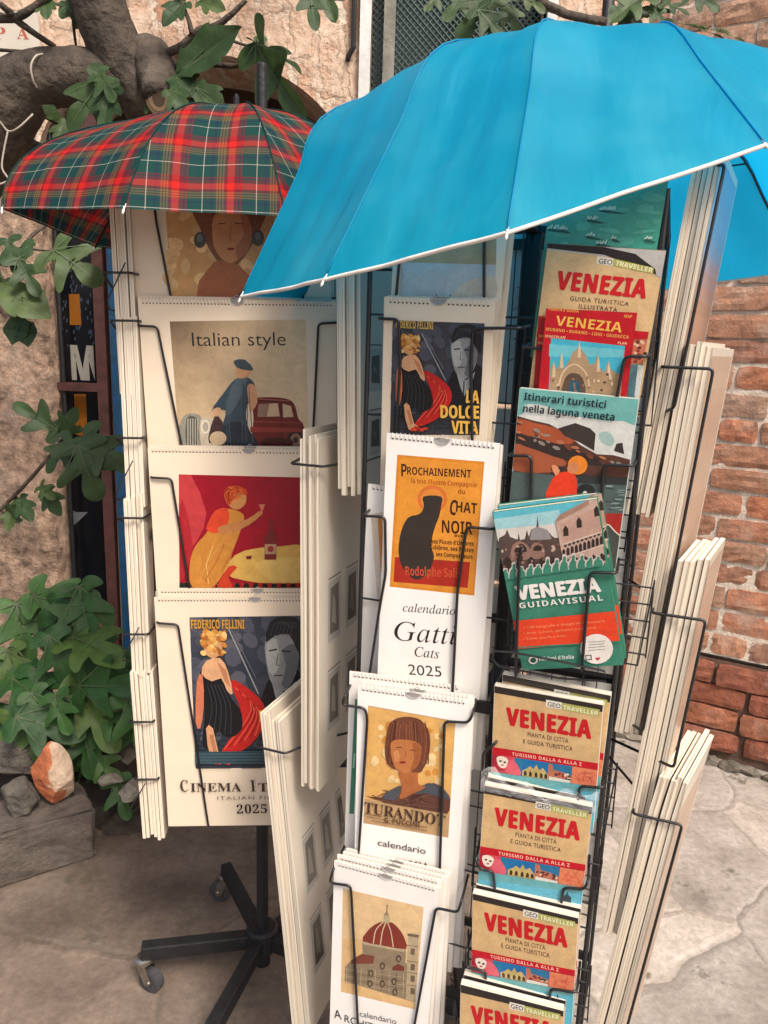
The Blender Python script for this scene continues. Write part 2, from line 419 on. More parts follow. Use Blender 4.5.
it.poly(P((440,500),(625,505),(632,520),(440,520)), S(146, 58, 48), 1); it.line(P((470,398),(585,405)), 1.2, S(160, 84, 70)); it.poly(P((500,540),(590,545),(585,572),(480,572)), S(70, 20, 20), 2)
it.poly(P((388,276),(436,276),(440,305),(420,322),(392,318)), S(200, 148, 108), 3)
it.poly(P((380,258),(420,254),(452,290),(430,294),(396,286),(386,276)), S(60, 72, 80), 2)
calendar('wall_calendar', it, 'cream calendar with a lady in a blue coat beside a red vintage car', copies=[(-.004, .004, .006), (.004, .001, -.004)], copy_label='spare calendar tucked right behind the vintage car calendar', copy_group='spare copies behind the vintage car calendar')
# ---- red poster calendar
it = ITEMS['LC3'] = item('LC3', .42, .004); P = zC
it.frame(P((175,155),(760,170),(760,668),(178,668))); it.poly(P((175,155),(760,170),(760,668),(178,668)), S(158, 16, 38))
it.poly(P((178,160),(230,158),(300,330),(260,450),(215,480),(180,300)), S(196, 62, 66), 2)
it.poly(P((178,300),(205,300),(240,480),(220,560),(179,640)), S(176, 40, 50), 2)
it.poly(P((380,600),(430,520),(520,490),(640,480),(760,484),(760,640),(600,648),(480,636)), S(222, 178, 92), 2)
it.poly(P((520,560),(640,530),(760,540),(760,630),(600,640)), S(228, 190, 108), 2)
it.poly(P((178,645),(760,648),(760,668),(178,668)), S(34, 40, 40))
for k in range(11): it.poly(P((280+42*k,646),(304+42*k,646),(298+42*k,668),(286+42*k,668)), S(176, 40, 40))
it.poly(P((300,420),(350,330),(400,310),(470,340),(450,420),(420,500),(400,560),(330,664),(235,664),(225,560),(250,480)), S(206, 138, 60), 3)   # plain seated figure in a golden gown
it.poly(P((300,400),(340,320),(395,310),(400,370),(350,420)), S(222, 74, 44), 3)
it.poly(P((360,390),(480,360),(540,320),(548,338),(490,385),(400,425),(360,420)), S(196, 130, 78), 2)
it.ell(P((436, 262))[0], 10, 11.5, S(204, 140, 84)); it.poly(P((390,285),(384,225),(430,205),(480,225),(478,250),(430,240),(410,290)), S(196, 74, 34), 3)

for k in range(60): it.ell(P((rng.uniform(190, 740), rng.uniform(175, 470)))[0], rng.uniform(4, 10), rng.uniform(3, 7), rnd(S(160, 17, 39), .12), 9, rng.uniform(0, 3)) if False else None
for k in range(7):
    u = rng.uniform(0, 1); it.line(smooth_pts(P((380-60*u+rng.uniform(-20, 40), 400+90*u), (320-40*u, 540), (250+110*rng.uniform(0, 1), 655)), 4), .6, [S(216, 152, 74), S(190, 122, 52), S(196, 128, 56)][k % 3])
for k in range(14): it.line(smooth_pts(P((395+rng.uniform(-6, 70), 215+rng.uniform(-6, 10)), (390+rng.uniform(-10, 80), 240), (400+rng.uniform(-14, 10), 280)), 3), .9, [S(226, 104, 48), S(150, 48, 24)][k % 2])
it.line(P((330,480),(300,560),(310,650)), 1.0, S(230, 180, 100)); it.line(P((380,470),(340,560),(290,640)), 1.0, S(180, 110, 46)); it.line(P((420,500),(370,590)), .9, S(180, 110, 46))
it.poly(P((360,640),(400,570),(440,575),(400,620),(420,664),(350,664)), S(206, 66, 40), 2)
it.poly(P((563,540),(562,440),(580,410),(584,355),(600,355),(604,410),(618,440),(616,540)), S(122, 40, 40), 1)
it.poly(P((564,470),(616,470),(615,515),(564,515)), S(190, 150, 116)); it.ell(P((590,492))[0], 3.2, 3.2, S(150, 60, 50))
it.poly(P((478,525),(506,522),(502,538),(482,538)), S(120, 36, 34)); it.poly(P((538,290),(566,290),(556,316),(546,316)), S(214, 120, 90)); it.line(P((551,314),(552,336)), .8, S(214, 140, 100))
calendar('wall_calendar', it, 'crimson picture calendar with a gown, a yellow table and a bottle', copies=[(.003, .003, -.004)], copy_label='spare calendar showing its edge behind the crimson picture calendar')
def film_print(it, P, x0, y0, sx, sy):
    """plain generic stand-in for a film poster: slate ground, a red drape, a dark gown shape and a pale moonlit oval"""
    g = lambda *a: [(x0+u*sx, y0+v*sy) for u, v in a]
    R = np.random.default_rng(3)
    def dabs(n, u0, u1, v0, v1, cols, ru, rv, rot=0, k_=.12):
        for _ in range(n):
            c = cols[int(R.integers(len(cols)))]; q = g((R.uniform(u0, u1), R.uniform(v0, v1)))[0]
            f_ = 1+R.uniform(-k_, k_); it.ell(q, sx*ru*R.uniform(.6, 1.3), sy*rv*R.uniform(.6, 1.3), (c[0]*f_, c[1]*f_, c[2]*f_, 1), 8, rot+R.normal()*.4)
    dabs(60, 0, 1, .02, .8, [S(74, 78, 90), S(62, 66, 78), S(84, 86, 96)], .09, .05, .6, .06)
    dabs(26, .02, .5, .05, .5, [S(92, 92, 102), S(80, 82, 94)], .07, .05, .5, .06)
    for k in range(7):                                               # low brick wall at the foot
        it.line(g((.02, .76+.032*k), (.98, .75+.032*k)), max(.8, sx*.006), S(38, 50, 58))
        for q in range(9): u = .04+.11*q+.05*(k % 2); it.line(g((u, .76+.032*k), (u, .79+.032*k)), max(.7, sx*.005), S(40, 52, 60))
    it.poly(g((.60,.66),(.68,.44),(.84,.36),(1,.42),(1,.80),(.72,.78)), S(26, 28, 33), 2)          # coat
    it.poly(g((.72,.46),(.82,.52),(.92,.44),(.88,.56),(.80,.66),(.76,.58)), S(150, 154, 156), 1); it.line(g((.80,.52),(.79,.70)), max(1, sx*.012), S(18, 20, 24))
    it.poly(g((.66,.16),(.80,.10),(.93,.18),(.94,.34),(.86,.48),(.76,.50),(.68,.38)), S(142, 146, 146), 3)   # plain head in grey tones
    it.poly(g((.80,.24),(.93,.20),(.94,.34),(.86,.48),(.80,.46),(.84,.34)), S(104, 108, 112), 2); it.poly(g((.67,.20),(.76,.17),(.78,.34),(.72,.40),(.68,.34)), S(176, 178, 174), 2)
    it.poly(g((.66,.19),(.70,.06),(.84,.02),(.98,.08),(.98,.28),(.92,.22),(.86,.14),(.74,.15)), S(30, 32, 38), 2)
    for k in range(6): it.line(smooth_pts(g((.70+.035*k, .15), (.76+.03*k, .06), (.88+.02*k, .10)), 4), max(.7, sx*.006), S(62, 66, 74))
    it.line(g((.69,.245),(.76,.235)), max(.9, sx*.014), S(46, 48, 52)); it.line(g((.80,.245),(.88,.25)), max(.9, sx*.014), S(46, 48, 52)); it.line(g((.77,.26),(.755,.335),(.785,.34)), max(.7, sx*.008), S(92, 94, 98)); it.line(g((.735,.405),(.81,.40)), max(.8, sx*.012), S(84, 70, 70))
    it.line(g((.34,.10),(.60,.52)), max(1.0, sx*.012), S(150, 152, 156)); it.line(g((.36,.10),(.58,.42)), max(.7, sx*.005), S(112, 116, 122))
    it.poly(g((.36,.44),(.50,.48),(.64,.58),(.66,.70),(.54,.84),(.36,.92),(.26,.92),(.38,.78),(.46,.66)), S(190, 38, 34), 3)   # red drape with folds
    for k in range(7): it.line(smooth_pts(g((.40+.03*k, .48+.02*k), (.54+.012*k, .62+.01*k), (.30+.045*k, .88-.015*k)), 4), max(.8, sx*.010), [S(226, 84, 62), S(146, 24, 26)][k % 2])
    it.poly(g((.10,.38),(.24,.34),(.33,.40),(.34,.52),(.44,.62),(.46,.74),(.36,.80),(.25,.76),(.20,.86),(.12,.84),(.14,.64)), S(24, 25, 29), 3)      # dark gown
    for k in range(5): it.line(smooth_pts(g((.16+.03*k, .46), (.20+.04*k, .60), (.16+.05*k, .78)), 4), max(.7, sx*.007), S(52, 54, 62))
    it.poly(g((.11,.39),(.15,.31),(.27,.29),(.34,.38),(.38,.52),(.33,.50),(.28,.42),(.20,.44)), S(218, 166, 124), 2); it.poly(g((.24,.31),(.32,.37),(.36,.48),(.31,.44)), S(190, 128, 92), 1)
    it.poly(g((.07,.44),(.12,.40),(.13,.60),(.10,.74),(.06,.70)), S(206, 120, 88), 2)
    it.ell(g((.21,.22))[0], sx*.080, sy*.070, S(214, 160, 112))
    dabs(46, .12, .31, .12, .27, [S(226, 172, 92), S(204, 138, 66), S(238, 198, 128), S(178, 108, 52)], .026, .018, .8)
    it.poly(g((.15,.74),(.21,.74),(.26,.90),(.34,.95),(.20,.955)), S(214, 158, 118), 2); it.poly(g((.18,.78),(.21,.78),(.25,.90),(.22,.92)), S(186, 124, 90), 1)
    dabs(12, .24, .40, .91, .96, [S(176, 40, 36), S(206, 70, 50)], .03, .012)
# ---- Cinema Italiano
it = ITEMS['LC4'] = item('LC4', .435, .004); P = zF
it.poly(P((235,147),(860,138),(860,738),(258,742)), S(52, 60, 72)); 
it.frame(P((235,147),(860,138),(860,738),(258,742))); film_print(it, P, 189, 612, 116, 156)
it.poly(P((258,672),(860,664),(860,718),(258,720)), S(62, 88, 98))
for k in range(4): it.line(P((262,676+12*k),(700,672+12*k)), .7, S(36, 50, 60))
a, b = P((243, 188), (452, 188)); it.text('FEDERICO FELLINI', a, b, 9, S(206, 150, 60), 's', .01)
a, b = P((512, 556), (800, 546)); it.text('DOLCE VITA', a, b, 12, S(232, 150, 40), 's', .0)
it.frame(None); CI = S(70, 56, 50)
for w_, u0, u1, cp in (('C', 202, 232, 11.3), ('INEMA', 241, 440, 8.4), ('I', 478, 496, 11.3), ('TALIANO', 506, 800, 8.4)):
    a, b = P((u0, 829), (u1, 828)); it.text(w_, a, b, cp, CI, 'b', 0)
a, b = P((346, 860), (760, 858)); it.text('ITALIAN FILM POSTERS', a, b, 3.2, S(120, 104, 92), 'n', 0, 1.2)
a, b = P((422, 915), (541, 913)); it.text('2025', a, b, 8.5, S(60, 48, 44), 'b', 0, 1.08)
it.line(P((262,738),(400,737)), .8, S(110, 96, 86)); it.line(P((440,737),(520,736)), .8, S(110, 96, 86))
calendar('wall_calendar', it, 'CINEMA ITALIANO 2025 calendar with a slate film picture above the stand base', copies=[(.004, .012, .0), (-.003, .004, .005)], copy_label='spare calendar with its dotted top edge showing behind the CINEMA calendar', copy_group='spare copies behind the CINEMA calendar')

# ---- right stand, slim calendars
it = ITEMS['C0'] = item('C0', .45, .004, .012); P = z1
it.poly(P((112,-60),(548,-160),(540,162),(100,150)), S(186, 160, 122)); it.poly(P((100,150),(540,163),(530,420),(88,400)), S(196, 200, 200))
it.poly(P((345,290),(400,240),(470,220),(536,222),(532,330),(340,310)), S(222, 204, 184), 2)
a, b = P((213, 322), (400, 330)); it.text('calendario', a, b, 5, S(52, 60, 66), 'i', .006)
calendar('slim_calendar', it, 'slim calendar with a brown band and pale blue picture right under the blue umbrella', copies=[(.006, .003, .0)], copy_label='spare slim calendar showing its edge behind the pale blue one under the blue umbrella')
it = ITEMS['C1'] = item('C1', .45, .004); P = z1
it.poly(P((60,420),(487,435),(462,955),(46,955)), S(66, 66, 74)); it.frame(P((60,420),(487,435),(462,955),(46,955))); film_print(it, P, 391, 322, 92, 112)
a, b = P((78, 455), (252, 462)); it.text('FEDERICO FELLINI', a, b, 7.5, S(220, 178, 92), 's', .01)
for s_, (u0, u1, v) in {'LA': (405, 464, 802), 'DOLCE': (287, 464, 872), 'VITA': (338, 460, 944)}.items():
    a, b = P((u0, v), (u1, v+4)); it.text(s_, a, b, 12.4, S(238, 186, 84), 's', .0, 1, 0, .3)
calendar('slim_calendar', it, 'slim LA DOLCE VITA calendar with yellow lettering on a dark picture', copies=[(.006, .002, -.01), (.010, -.002, -.018)], copy_label='spare slim calendar fanned out behind the LA DOLCE VITA calendar', copy_group='spare copies behind the LA DOLCE VITA calendar')
it = ITEMS['C2'] = item('C2', .455, .004); P = z2
it.poly(P((127,97),(470,125),(430,652),(97,617)), S(222, 138, 48)); it.poly(P((137,108),(462,134),(424,642),(107,608)), S(228, 150, 56))
it.ell(P((265, 272))[0], 15, 14, S(216, 116, 52)); it.ell(P((265, 272))[0], 11.5, 10.5, S(226, 142, 62))
it.poly(P((118,500),(414,520),(404,622),(112,598)), S(176, 48, 34))
it.poly(P((150,545),(132,480),(142,400),(170,345),(215,330),(232,300),(230,262),(300,262),(300,300),(292,340),(270,400),(262,460),(272,500),(250,560),(200,590)), S(58, 50, 46), 3)   # plain dark jar silhouette
def tx(s_, p, q, cap, col=S(66, 34, 26), k='s', o=.0, sp=1.0, fat=0.0):
    a, b = P(p, q); it.text(s_, a, b, cap, col, k, 0.0 if k == 's' else o, sp, 0.0, fat)
tx('P', (143, 182), (165, 183), 12.5); tx('ROCHAINEMENT', (166, 175), (418, 188), 7.6)
tx('la très illustre Compagnie', (182, 208), (440, 226), 4.6, S(170, 80, 34)); tx('du', (366, 250), (394, 253), 4.6, S(150, 70, 34))
tx('C', (332, 332), (358, 336), 15); tx('HAT', (358, 322), (440, 330), 10.5); tx('NOIR', (303, 404), (424, 412), 12.5)
tx('avec', (352, 420), (396, 424), 3.2); tx('ses Pièces d’Ombres', (262, 446), (428, 456), 4.2); tx('Célèbres, ses Poètes', (256, 468), (428, 482), 4.2); tx('ses Compositeurs', (280, 496), (424, 508), 4.2)
tx('Rodolphe Salis', (160, 572), (380, 582), 9, S(206, 84, 54))
tx('calendario', (150, 714), (357, 728), 8.2, S(52, 50, 52), 'i', -.002); tx('Gatti', (117, 826), (362, 846), 18.5, S(44, 43, 46), 'i', -.004)
tx('Cats', (196, 890), (292, 900), 9.5, S(52, 50, 52), 'i', -.002); tx('2025', (172, 962), (302, 972), 10, S(52, 50, 52), 'n', -.004)
calendar('slim_calendar', it, 'slim white Gatti Cats 2025 calendar with an orange poster picture', paper=WHITE, copies=[(.009, -.004, -.014), (.012, -.010, -.03)], copy_label='spare slim white calendar fanned out behind the orange Gatti calendar', copy_group='spare copies behind the orange Gatti calendar')
# half hidden slim calendar at left of the Gatti one
itL = Item(ITEMS['C2'].top+ITEMS['C2'].r*(-.030)-ITEMS['C2'].u*.0755-ITEMS['C2'].n*.021, 17, 5.5, 3.0, .138, .45, .004); it = itL; P = z2
it.poly(P((22,330),(100,320),(100,660),(60,800)), S(226, 214, 196)); it.poly(P((50,345),(66,345),(76,560),(62,560)), S(216, 140, 70))
calendar('slim_calendar', it, 'slim calendar peeking out at the left edge of the Gatti calendar', paper=WHITE)
def bust(it, P):
    """plain generic portrait: cloudy gold ground, brown wavy hair, no headdress"""
    it.poly(P((183,170),(602,245),(568,805),(160,735)), S(196, 160, 116)); it.frame(P((186,176),(600,250),(574,690),(168,618)))
    it.poly(P((186,176),(600,250),(574,690),(168,618)), S(226, 176, 104))
    for k in range(60):
        u, v = rng.uniform(.03, .95), rng.uniform(.02, .98); px = 186+u*400-v*16; py = 180+u*74+v*430
        c = P((px, py))[0]; it.ell(c, rng.uniform(2.2, 5), rng.uniform(2, 4), rnd(S(238, 206, 150) if k % 3 else S(206, 142, 66), .1), 9, rng.uniform(0, 3))
    it.poly(P((172,602),(250,610),(330,555),(420,560),(500,540),(572,600),(562,690),(300,642)), S(96, 62, 52), 2)
    for k in range(16): it.line(smooth_pts(P((190+rng.uniform(0, 350), 590+rng.uniform(-20, 30)), (220+rng.uniform(0, 320), 620), (240+rng.uniform(0, 310), 660)), 3), .8, [S(120, 82, 66), S(74, 46, 42)][k % 2])
    it.poly(P((250,605),(335,552),(335,600),(300,625)), S(82, 84, 92), 2); it.poly(P((400,590),(470,540),(540,560),(572,620),(470,590)), S(78, 82, 92), 2)
    it.poly(P((330,460),(415,470),(425,545),(460,560),(380,600),(335,615),(345,560)), S(176, 106, 62), 3)
    it.poly(P((270,330),(290,250),(360,222),(440,240),(480,310),(476,400),(450,470),(420,490),(300,470),(266,410)), S(112, 66, 50), 3)
    for k in range(26): u = rng.uniform(0, 1); it.line(smooth_pts(P((300+160*u, 250+rng.uniform(-10, 10)), (285+190*u, 330), (280+190*u+rng.uniform(-10, 10), 450)), 4), .8, [S(150, 92, 62), S(84, 46, 36), S(128, 74, 54)][k % 3])
    it.poly(P((292,350),(350,330),(430,350),(438,410),(410,470),(360,492),(310,460)), S(188, 118, 70), 3); it.poly(P((395,350),(430,352),(438,410),(410,470),(385,480),(405,420)), S(160, 94, 56), 2); it.poly(P((305,390),(330,385),(335,430),(315,440)), S(206, 138, 88), 2)
    it.line(P((318,370),(345,368)), 1, S(96, 56, 44)); it.line(P((385,380),(412,384)), 1, S(96, 56, 44)); it.line(P((366,385),(360,420)), .7, S(150, 88, 56)); it.ell(P((350,440))[0], 3.2, 1.2, S(140, 40, 36))
it = ITEMS['C3'] = item('C3', .45, .004); P = z3
bust(it, P); it.frame(None)
tx('TURANDOT', (166, 680), (552, 748), 10.5, S(74, 52, 44), 'b', 0); tx('G. PUCCINI', (262, 728), (432, 752), 5, S(90, 62, 50), 's')
it.line(P((168,686),(250,700)), .8, S(120, 88, 66)); it.line(P((176,700),(470,752)), .7, S(130, 96, 72)); it.line(P((200,718),(466,768)), .7, S(130, 96, 72))
tx('calendario', (230, 838), (460, 880), 6.2, S(56, 54, 56), 'n', .002); tx('2025', (330, 950), (400, 960), 8, S(50, 48, 50), 'b'); tx('LIRICA', (280, 938), (480, 962), 8, S(50, 48, 50), 'b')
calendar('slim_calendar', it, 'slim TURANDOT calendar with a portrait on mottled gold', paper=WHITE, copies=[(.010, .002, -.012), (.014, -.004, -.02)], copy_label='spare slim calendar fanned out to the right behind the TURANDOT calendar', copy_group='spare copies behind the TURANDOT calendar')
it = ITEMS['C3b'] = item('C3b', .45, .004); it.top = it.top-it.n*.015; it.base = it.base-it.n*.015; P = z3
it.poly(P((120,140),(145,140),(115,690),(92,690)), S(72, 146, 122)); it.line(P((118,400),(112,470)), 1.4, S(190, 220, 206)); 
calendar('slim_calendar', it, 'slim white calendar with a green strip behind the left of the TURANDOT calendar', paper=WHITE, tab=False)
it = ITEMS['C4'] = item('C4', .45, .004); P = z4
it.frame(P((110,185),(497,275),(455,765),(100,680))); it.poly(P((110,185),(497,275),(455,765),(100,680)), S(226, 186, 132)); it.poly(P((112,190),(494,278),(478,460),(106,420)), S(230, 196, 148))
G1, G2, G3 = S(150, 132, 108), S(116, 98, 80), S(188, 168, 136)
it.poly(P((120,560),(160,520),(200,500),(262,505),(420,545),(470,420),(470,400),(450,730),(118,630)), G1)
it.poly(P((202,440),(205,500),(260,560),(410,560),(412,470),(330,440)), G1); it.poly(P((205,430),(410,470),(408,490),(204,452)), G3)
it.poly(P((206,438),(222,395),(262,358),(308,342),(350,350),(388,390),(408,430),(412,476),(300,458)), S(134, 56, 46), 2)
for q in (((306,344),(268,385),(256,450)), ((322,344),(340,390),(352,466)), ((318,342),(300,390),(290,456))): it.line(smooth_pts(P(*q), 4), 1.0, S(216, 190, 156))
it.poly(P((304,346),(308,312),(320,306),(334,314),(336,350)), G3, 1); it.poly(P((306,312),(320,290),(334,314)), G1); it.line(P((321,295),(323,262)), .9, G2)
it.poly(P((424,404),(432,396),(470,402),(474,412),(460,730),(412,716)), G3); it.poly(P((420,400),(476,408),(474,420),(420,412)), G2)
for v in (470, 545, 600, 660):
    it.poly(P((436, v), (456, v+4), (454, v+34), (434, v+30)), G2); it.line(P((418, v-14), (470, v-6)), .8, G2)
it.poly(P((150,530),(200,498),(262,508),(256,545),(150,545)), S(128, 70, 56), 1); it.poly(P((350,560),(375,545),(404,560),(404,580),(346,576)), S(120, 60, 50), 1)
for k in range(9):
    x = 130+34*k; it.line(P((x, 560+4*k), (x-3, 632+8*k)), .8, G2 if k % 2 else G3)
for k in range(5): it.line(P((122, 575+16*k-4), (410, 612+18*k)), .6, G2 if k % 2 else G3)
for x, y in ((240, 640), (300, 640), (300, 555), (356, 630), (360, 680), (245, 590), (378, 520)): it.ell(P((x, y))[0], 2.6, 3.6, S(84, 70, 60), 12); it.ell(P((x, y+1))[0], 1.4, 2.2, S(150, 130, 104), 10)
it.frame(None); tx('calendario', (192, 796), (368, 836), 5.4, S(70, 66, 64), 'n', -.004); tx('A', (70, 804), (106, 812), 8.6, S(50, 48, 50), 'n', 0); tx('RCHITETTURA', (118, 822), (440, 925), 7.0, S(50, 48, 50), 'n', 0)
calendar('slim_calendar', it, 'slim white calendar with a red domed church, lowest in its column', paper=WHITE, copies=[(.007, .006, -.012), (.017, .008, -.02), (.024, .010, -.03)], copy_label='spare slim calendar fanned out behind the red dome calendar', copy_group='spare copies behind the red dome calendar')
# ================================================================== GUIDEBOOKS AND MAPS
def book(name, it, label, cat, group=None, spine=S(190, 160, 120), pages=True, edge=S(150, 60, 50), copies=(), copy_label=None, copy_group=None):
    root = empty(name, mtx=it.mtx()); tag(root, label, cat, group); w, h, t = it.w, it.h, it.t
    cv = MB(); cv.box(-w/2, w/2, 0, .0006, 0, h, spine); cv.box(-w/2, -w/2+.0006, .0006, t, 0, h, spine)
    off = len(cv.v); cv.v += it.m.v; cv.f += [tuple(a+off for a in f) for f in it.m.f]; cv.mi += it.m.mi; cv.c += it.m.c
    cv.build('cover', PRINT, root)
    pg = MB(); pg.box(-w/2+.0008, w/2-.0012, .0008, t-.0006, .001, h-.0012); pg.build('pages', PAGES, root)
    bk = MB(); bk.box(-w/2, w/2, t-.0006, t, 0, h, spine); bk.build('back_cover', PRINT, root)
    for k, (dx, dz, rl) in enumerate(copies):
        c = copy_tree(root)
        c.matrix_world = it.mtx() @ Matrix.Translation((dx, (t+.0015)*(k+1)+.001, dz)) @ Matrix.Rotation(rl, 4, 'Y')
        tag(c, copy_label, cat, copy_group)
    return root
TAN = S(214, 178, 128); REDL = S(200, 32, 40)
# map under the umbrella
it = ITEMS['B0'] = item('B0', .20, .006, -.004); P = z5
it.poly([(500, 120), (700, 120), (700, 300), (500, 300)], S(64, 146, 128))
for k in range(26):
    q = P((rng.uniform(190, 600), rng.uniform(60, 285)))[0]; it.ell(q, rng.uniform(4, 14), rng.uniform(1.5, 5), rnd(S(80, 158, 138), .08), 10, rng.uniform(-.2, .3))
for x, y, w in ((380, 150, 70), (335, 187, 46), (185, 222, 44), (330, 250, 40), (430, 260, 22), (370, 280, 44), (556, 262, 30), (230, 225, 30)):
    it.poly(P((x-4, y+8), (x+w*.4, y+4), (x+w*1.5, y+18), (x+w*.5, y+16)), S(34, 78, 72), 2)
    for j in range(int(w/6)): it.line(P((x+j*6+rng.uniform(-2, 2), y+rng.uniform(0, 5)), (x+j*6+5, y-rng.uniform(2, 13))), .9, S(206, 222, 204))
book('city_map', it, 'green lagoon map standing highest of the guides below the blue umbrella', 'map', spine=S(60, 130, 114))
def traveller(it, P, o, sub, wide=1.0):
    """tan cover: black band, logo, big red VENEZIA. o = px map of unit square (u right, v down)"""
    g = lambda *a: [o(u, v) for u, v in a]
    it.poly(g((0,0),(1,0),(1,1.6),(0,1.6)), TAN)
    for k in range(14):
        q = o(rng.uniform(.05, .95), rng.uniform(.1, .75)); it.ell(q, rng.uniform(5, 14), rng.uniform(3, 8), rnd(TAN, .035), 10)
    return g
def band_cover(k, h, t, P, q, label, copies=(), cl=None, cg=None):
    """q: dict of zoom pixel measurements"""
    it = ITEMS[k] = item(k, h, t)
    TL, TR, BL, BR = [np.array(P(c)[0]) for c in q['quad']]     # cover top edge ... down to the red stripe
    def o(u, v): return tuple((TL*(1-u)+TR*u)*(1-v)+(BL*(1-u)+BR*u)*v)
    g = lambda *a: [o(u, v) for u, v in a]
    it.poly(g((-.05,-.2),(1.05,-.2),(1.05,3),(-.05,3)), TAN)
    for _ in range(12): it.ell(o(rng.uniform(.05, .95), rng.uniform(.15, .9)), rng.uniform(6, 16), rng.uniform(3, 8), rnd(TAN, .04), 10)
    it.poly(g((-.05,-.2),(1.05,-.2),(1.05,.115),(-.05,.115)), S(52, 46, 44))
    it.poly(g((.475,.075),(.62,.075),(.62,.195),(.475,.195)), S(232, 226, 214)); it.poly(g((.62,.08),(.97,.08),(.97,.20),(.62,.20)), S(178, 178, 96))
    it.text('GEO', o(.49, .178), o(.61, .178), 4.4, S(40, 36, 36), 'n', .012); it.text('TRAVELLER', o(.635, .185), o(.96, .185), 4.2, S(240, 236, 200), 's', .005)
    it.text('VENEZIA', o(.115, .60), o(.905, .60), 17.0, REDL, 's', .0, 1.10, 0, .9)
    it.text('PIANTA DI CITTÀ', o(.315, .735), o(.70, .735), 4.2, S(96, 70, 56), 'n', .004, 1.1); it.text('E GUIDA TURISTICA', o(.275, .86), o(.745, .86), 4.2, S(96, 70, 56), 'n', .004, 1.1)
    it.poly(g((-.05,1.0),(1.05,1.0),(1.05,1.115),(-.05,1.115)), S(196, 26, 42)); it.text('TURISMO DALLA A ALLA Z', o(.17, 1.09), o(.84, 1.085), 3.2, S(240, 190, 170), 's', .0, 1.15)
    # picture strip
    v0, v1 = 1.115, 1.40
    it.poly(g((-.05,v0),(.29,v0),(.29,v1),(-.05,v1)), S(214, 78, 92)); it.poly(g((.19,v0),(.29,v0),(.29,v1),(.21,v1)), S(40, 120, 160))
    it.poly(g((-.05,v0),(.06,v0),(.05,1.2),(.1,1.36),(-.05,v1)), S(168, 40, 60), 1)
    it.poly(g((.02,1.17),(.06,1.13),(.12,1.15),(.135,1.24),(.09,1.32),(.04,1.29)), S(240, 226, 210), 3); it.ell(o(.058, 1.21), 1.5, 1, INK, 8); it.ell(o(.10, 1.22), 1.5, 1, INK, 8); it.ell(o(.078, 1.27), 1.5, .8, S(190, 40, 50), 8)
    it.poly(g((.13,1.2),(.18,1.16),(.24,1.28),(.25,v1),(.12,v1)), S(226, 100, 116), 2)
    it.poly(g((.27,v0),(.52,v0),(.52,v1),(.27,v1)), S(30, 112, 168)); it.poly(g((.27,v1),(.27,1.31),(.31,1.27),(.345,1.22),(.38,1.26),(.405,1.18),(.43,1.26),(.47,1.22),(.50,1.28),(.52,1.32),(.52,v1)), S(196, 172, 110))
    for u in (.30, .35, .405, .455, .50): it.poly(g((u-.014,v1-.01),(u-.014,1.33),(u,1.30),(u+.014,1.33),(u+.014,v1-.01)), S(66, 52, 44), 1)
    it.poly(g((.52,v0),(.75,v0),(.75,v1),(.52,v1)), S(46, 116, 160)); it.poly(g((.52,v1),(.52,1.13),(.56,1.14),(.57,1.22),(.66,1.24),(.75,1.28),(.75,v1)), S(190, 116, 92))
    for _ in range(16): it.ell(o(rng.uniform(.54, .73), rng.uniform(1.25, 1.38)), 1.5, 1.1, [S(226, 210, 180), S(150, 50, 50), S(70, 60, 60)][int(rng.integers(3))], 7)
    it.poly(g((.53,1.34),(.74,1.36),(.74,v1),(.53,v1)), S(220, 220, 210), 1)
    it.poly(g((.75,v0),(1.05,v0),(1.05,v1),(.75,v1)), S(226, 132, 96))
    for _ in range(14): it.line([o(rng.uniform(.77, .98), rng.uniform(1.14, 1.38)), o(rng.uniform(.77, .98), rng.uniform(1.14, 1.38))], .7, S(206, 96, 74))
    it.poly(g((-.05,v1),(1.05,v1),(1.05,2.6),(-.05,2.6)), S(92, 176, 200)); it.poly(g((-.05,v1+.0),(1.05,v1),(1.05,v1+.10),(-.05,v1+.14)), S(104, 170, 176), 1)
    for _ in range(12): it.line([o(u_ := rng.uniform(0, .8), v_ := rng.uniform(1.6, 2.2)), o(u_+.15, v_)], .8, S(116, 190, 208))
    it.poly(g((.80,1.72),(.80,1.60),(.83,1.56),(.84,1.50),(.85,1.56),(.88,1.60),(.88,1.72),(.92,1.76),(.77,1.76)), S(34, 62, 78))
    return book('folded_map', it, label, 'map', spine=S(226, 222, 214), copies=copies, copy_label=cl, copy_group=cg)
band_cover('B4', .185, .010, z8, dict(quad=((118,75),(640,170),(118,370),(618,448))), 'tan VENEZIA street map, highest of four alike, under the green visual guide', copies=[(.002, .0095, .03)], cl='second tan street map standing just behind the highest of the four VENEZIA maps')
MAP2 = band_cover('B5', .185, .010, z8, dict(quad=((75,560),(585,660),(52,845),(562,935))), 'tan VENEZIA street map, second down, with film wrap lying over its top', copies=[(.001, .004, .005)], cl='white edged street map right behind the second VENEZIA map from the top')
FILM, _t, _p = nt('clear_film'); _m = _t.nodes.new('ShaderNodeMixShader'); _tr = _t.nodes.new('ShaderNodeBsdfTransparent'); _m.inputs[0].default_value = .22
_p.inputs['Base Color'].default_value = (.85, .85, .85, 1); _p.inputs['Roughness'].default_value = .15
_t.links.new(_tr.outputs[0], _m.inputs[1]); _t.links.new(_p.outputs[0], _m.inputs[2]); _t.links.new(_m.outputs[0], _t.nodes['Material Output'].inputs['Surface'])
_it = ITEMS['B5']; fm = MB(); NA, NB = 34, 12
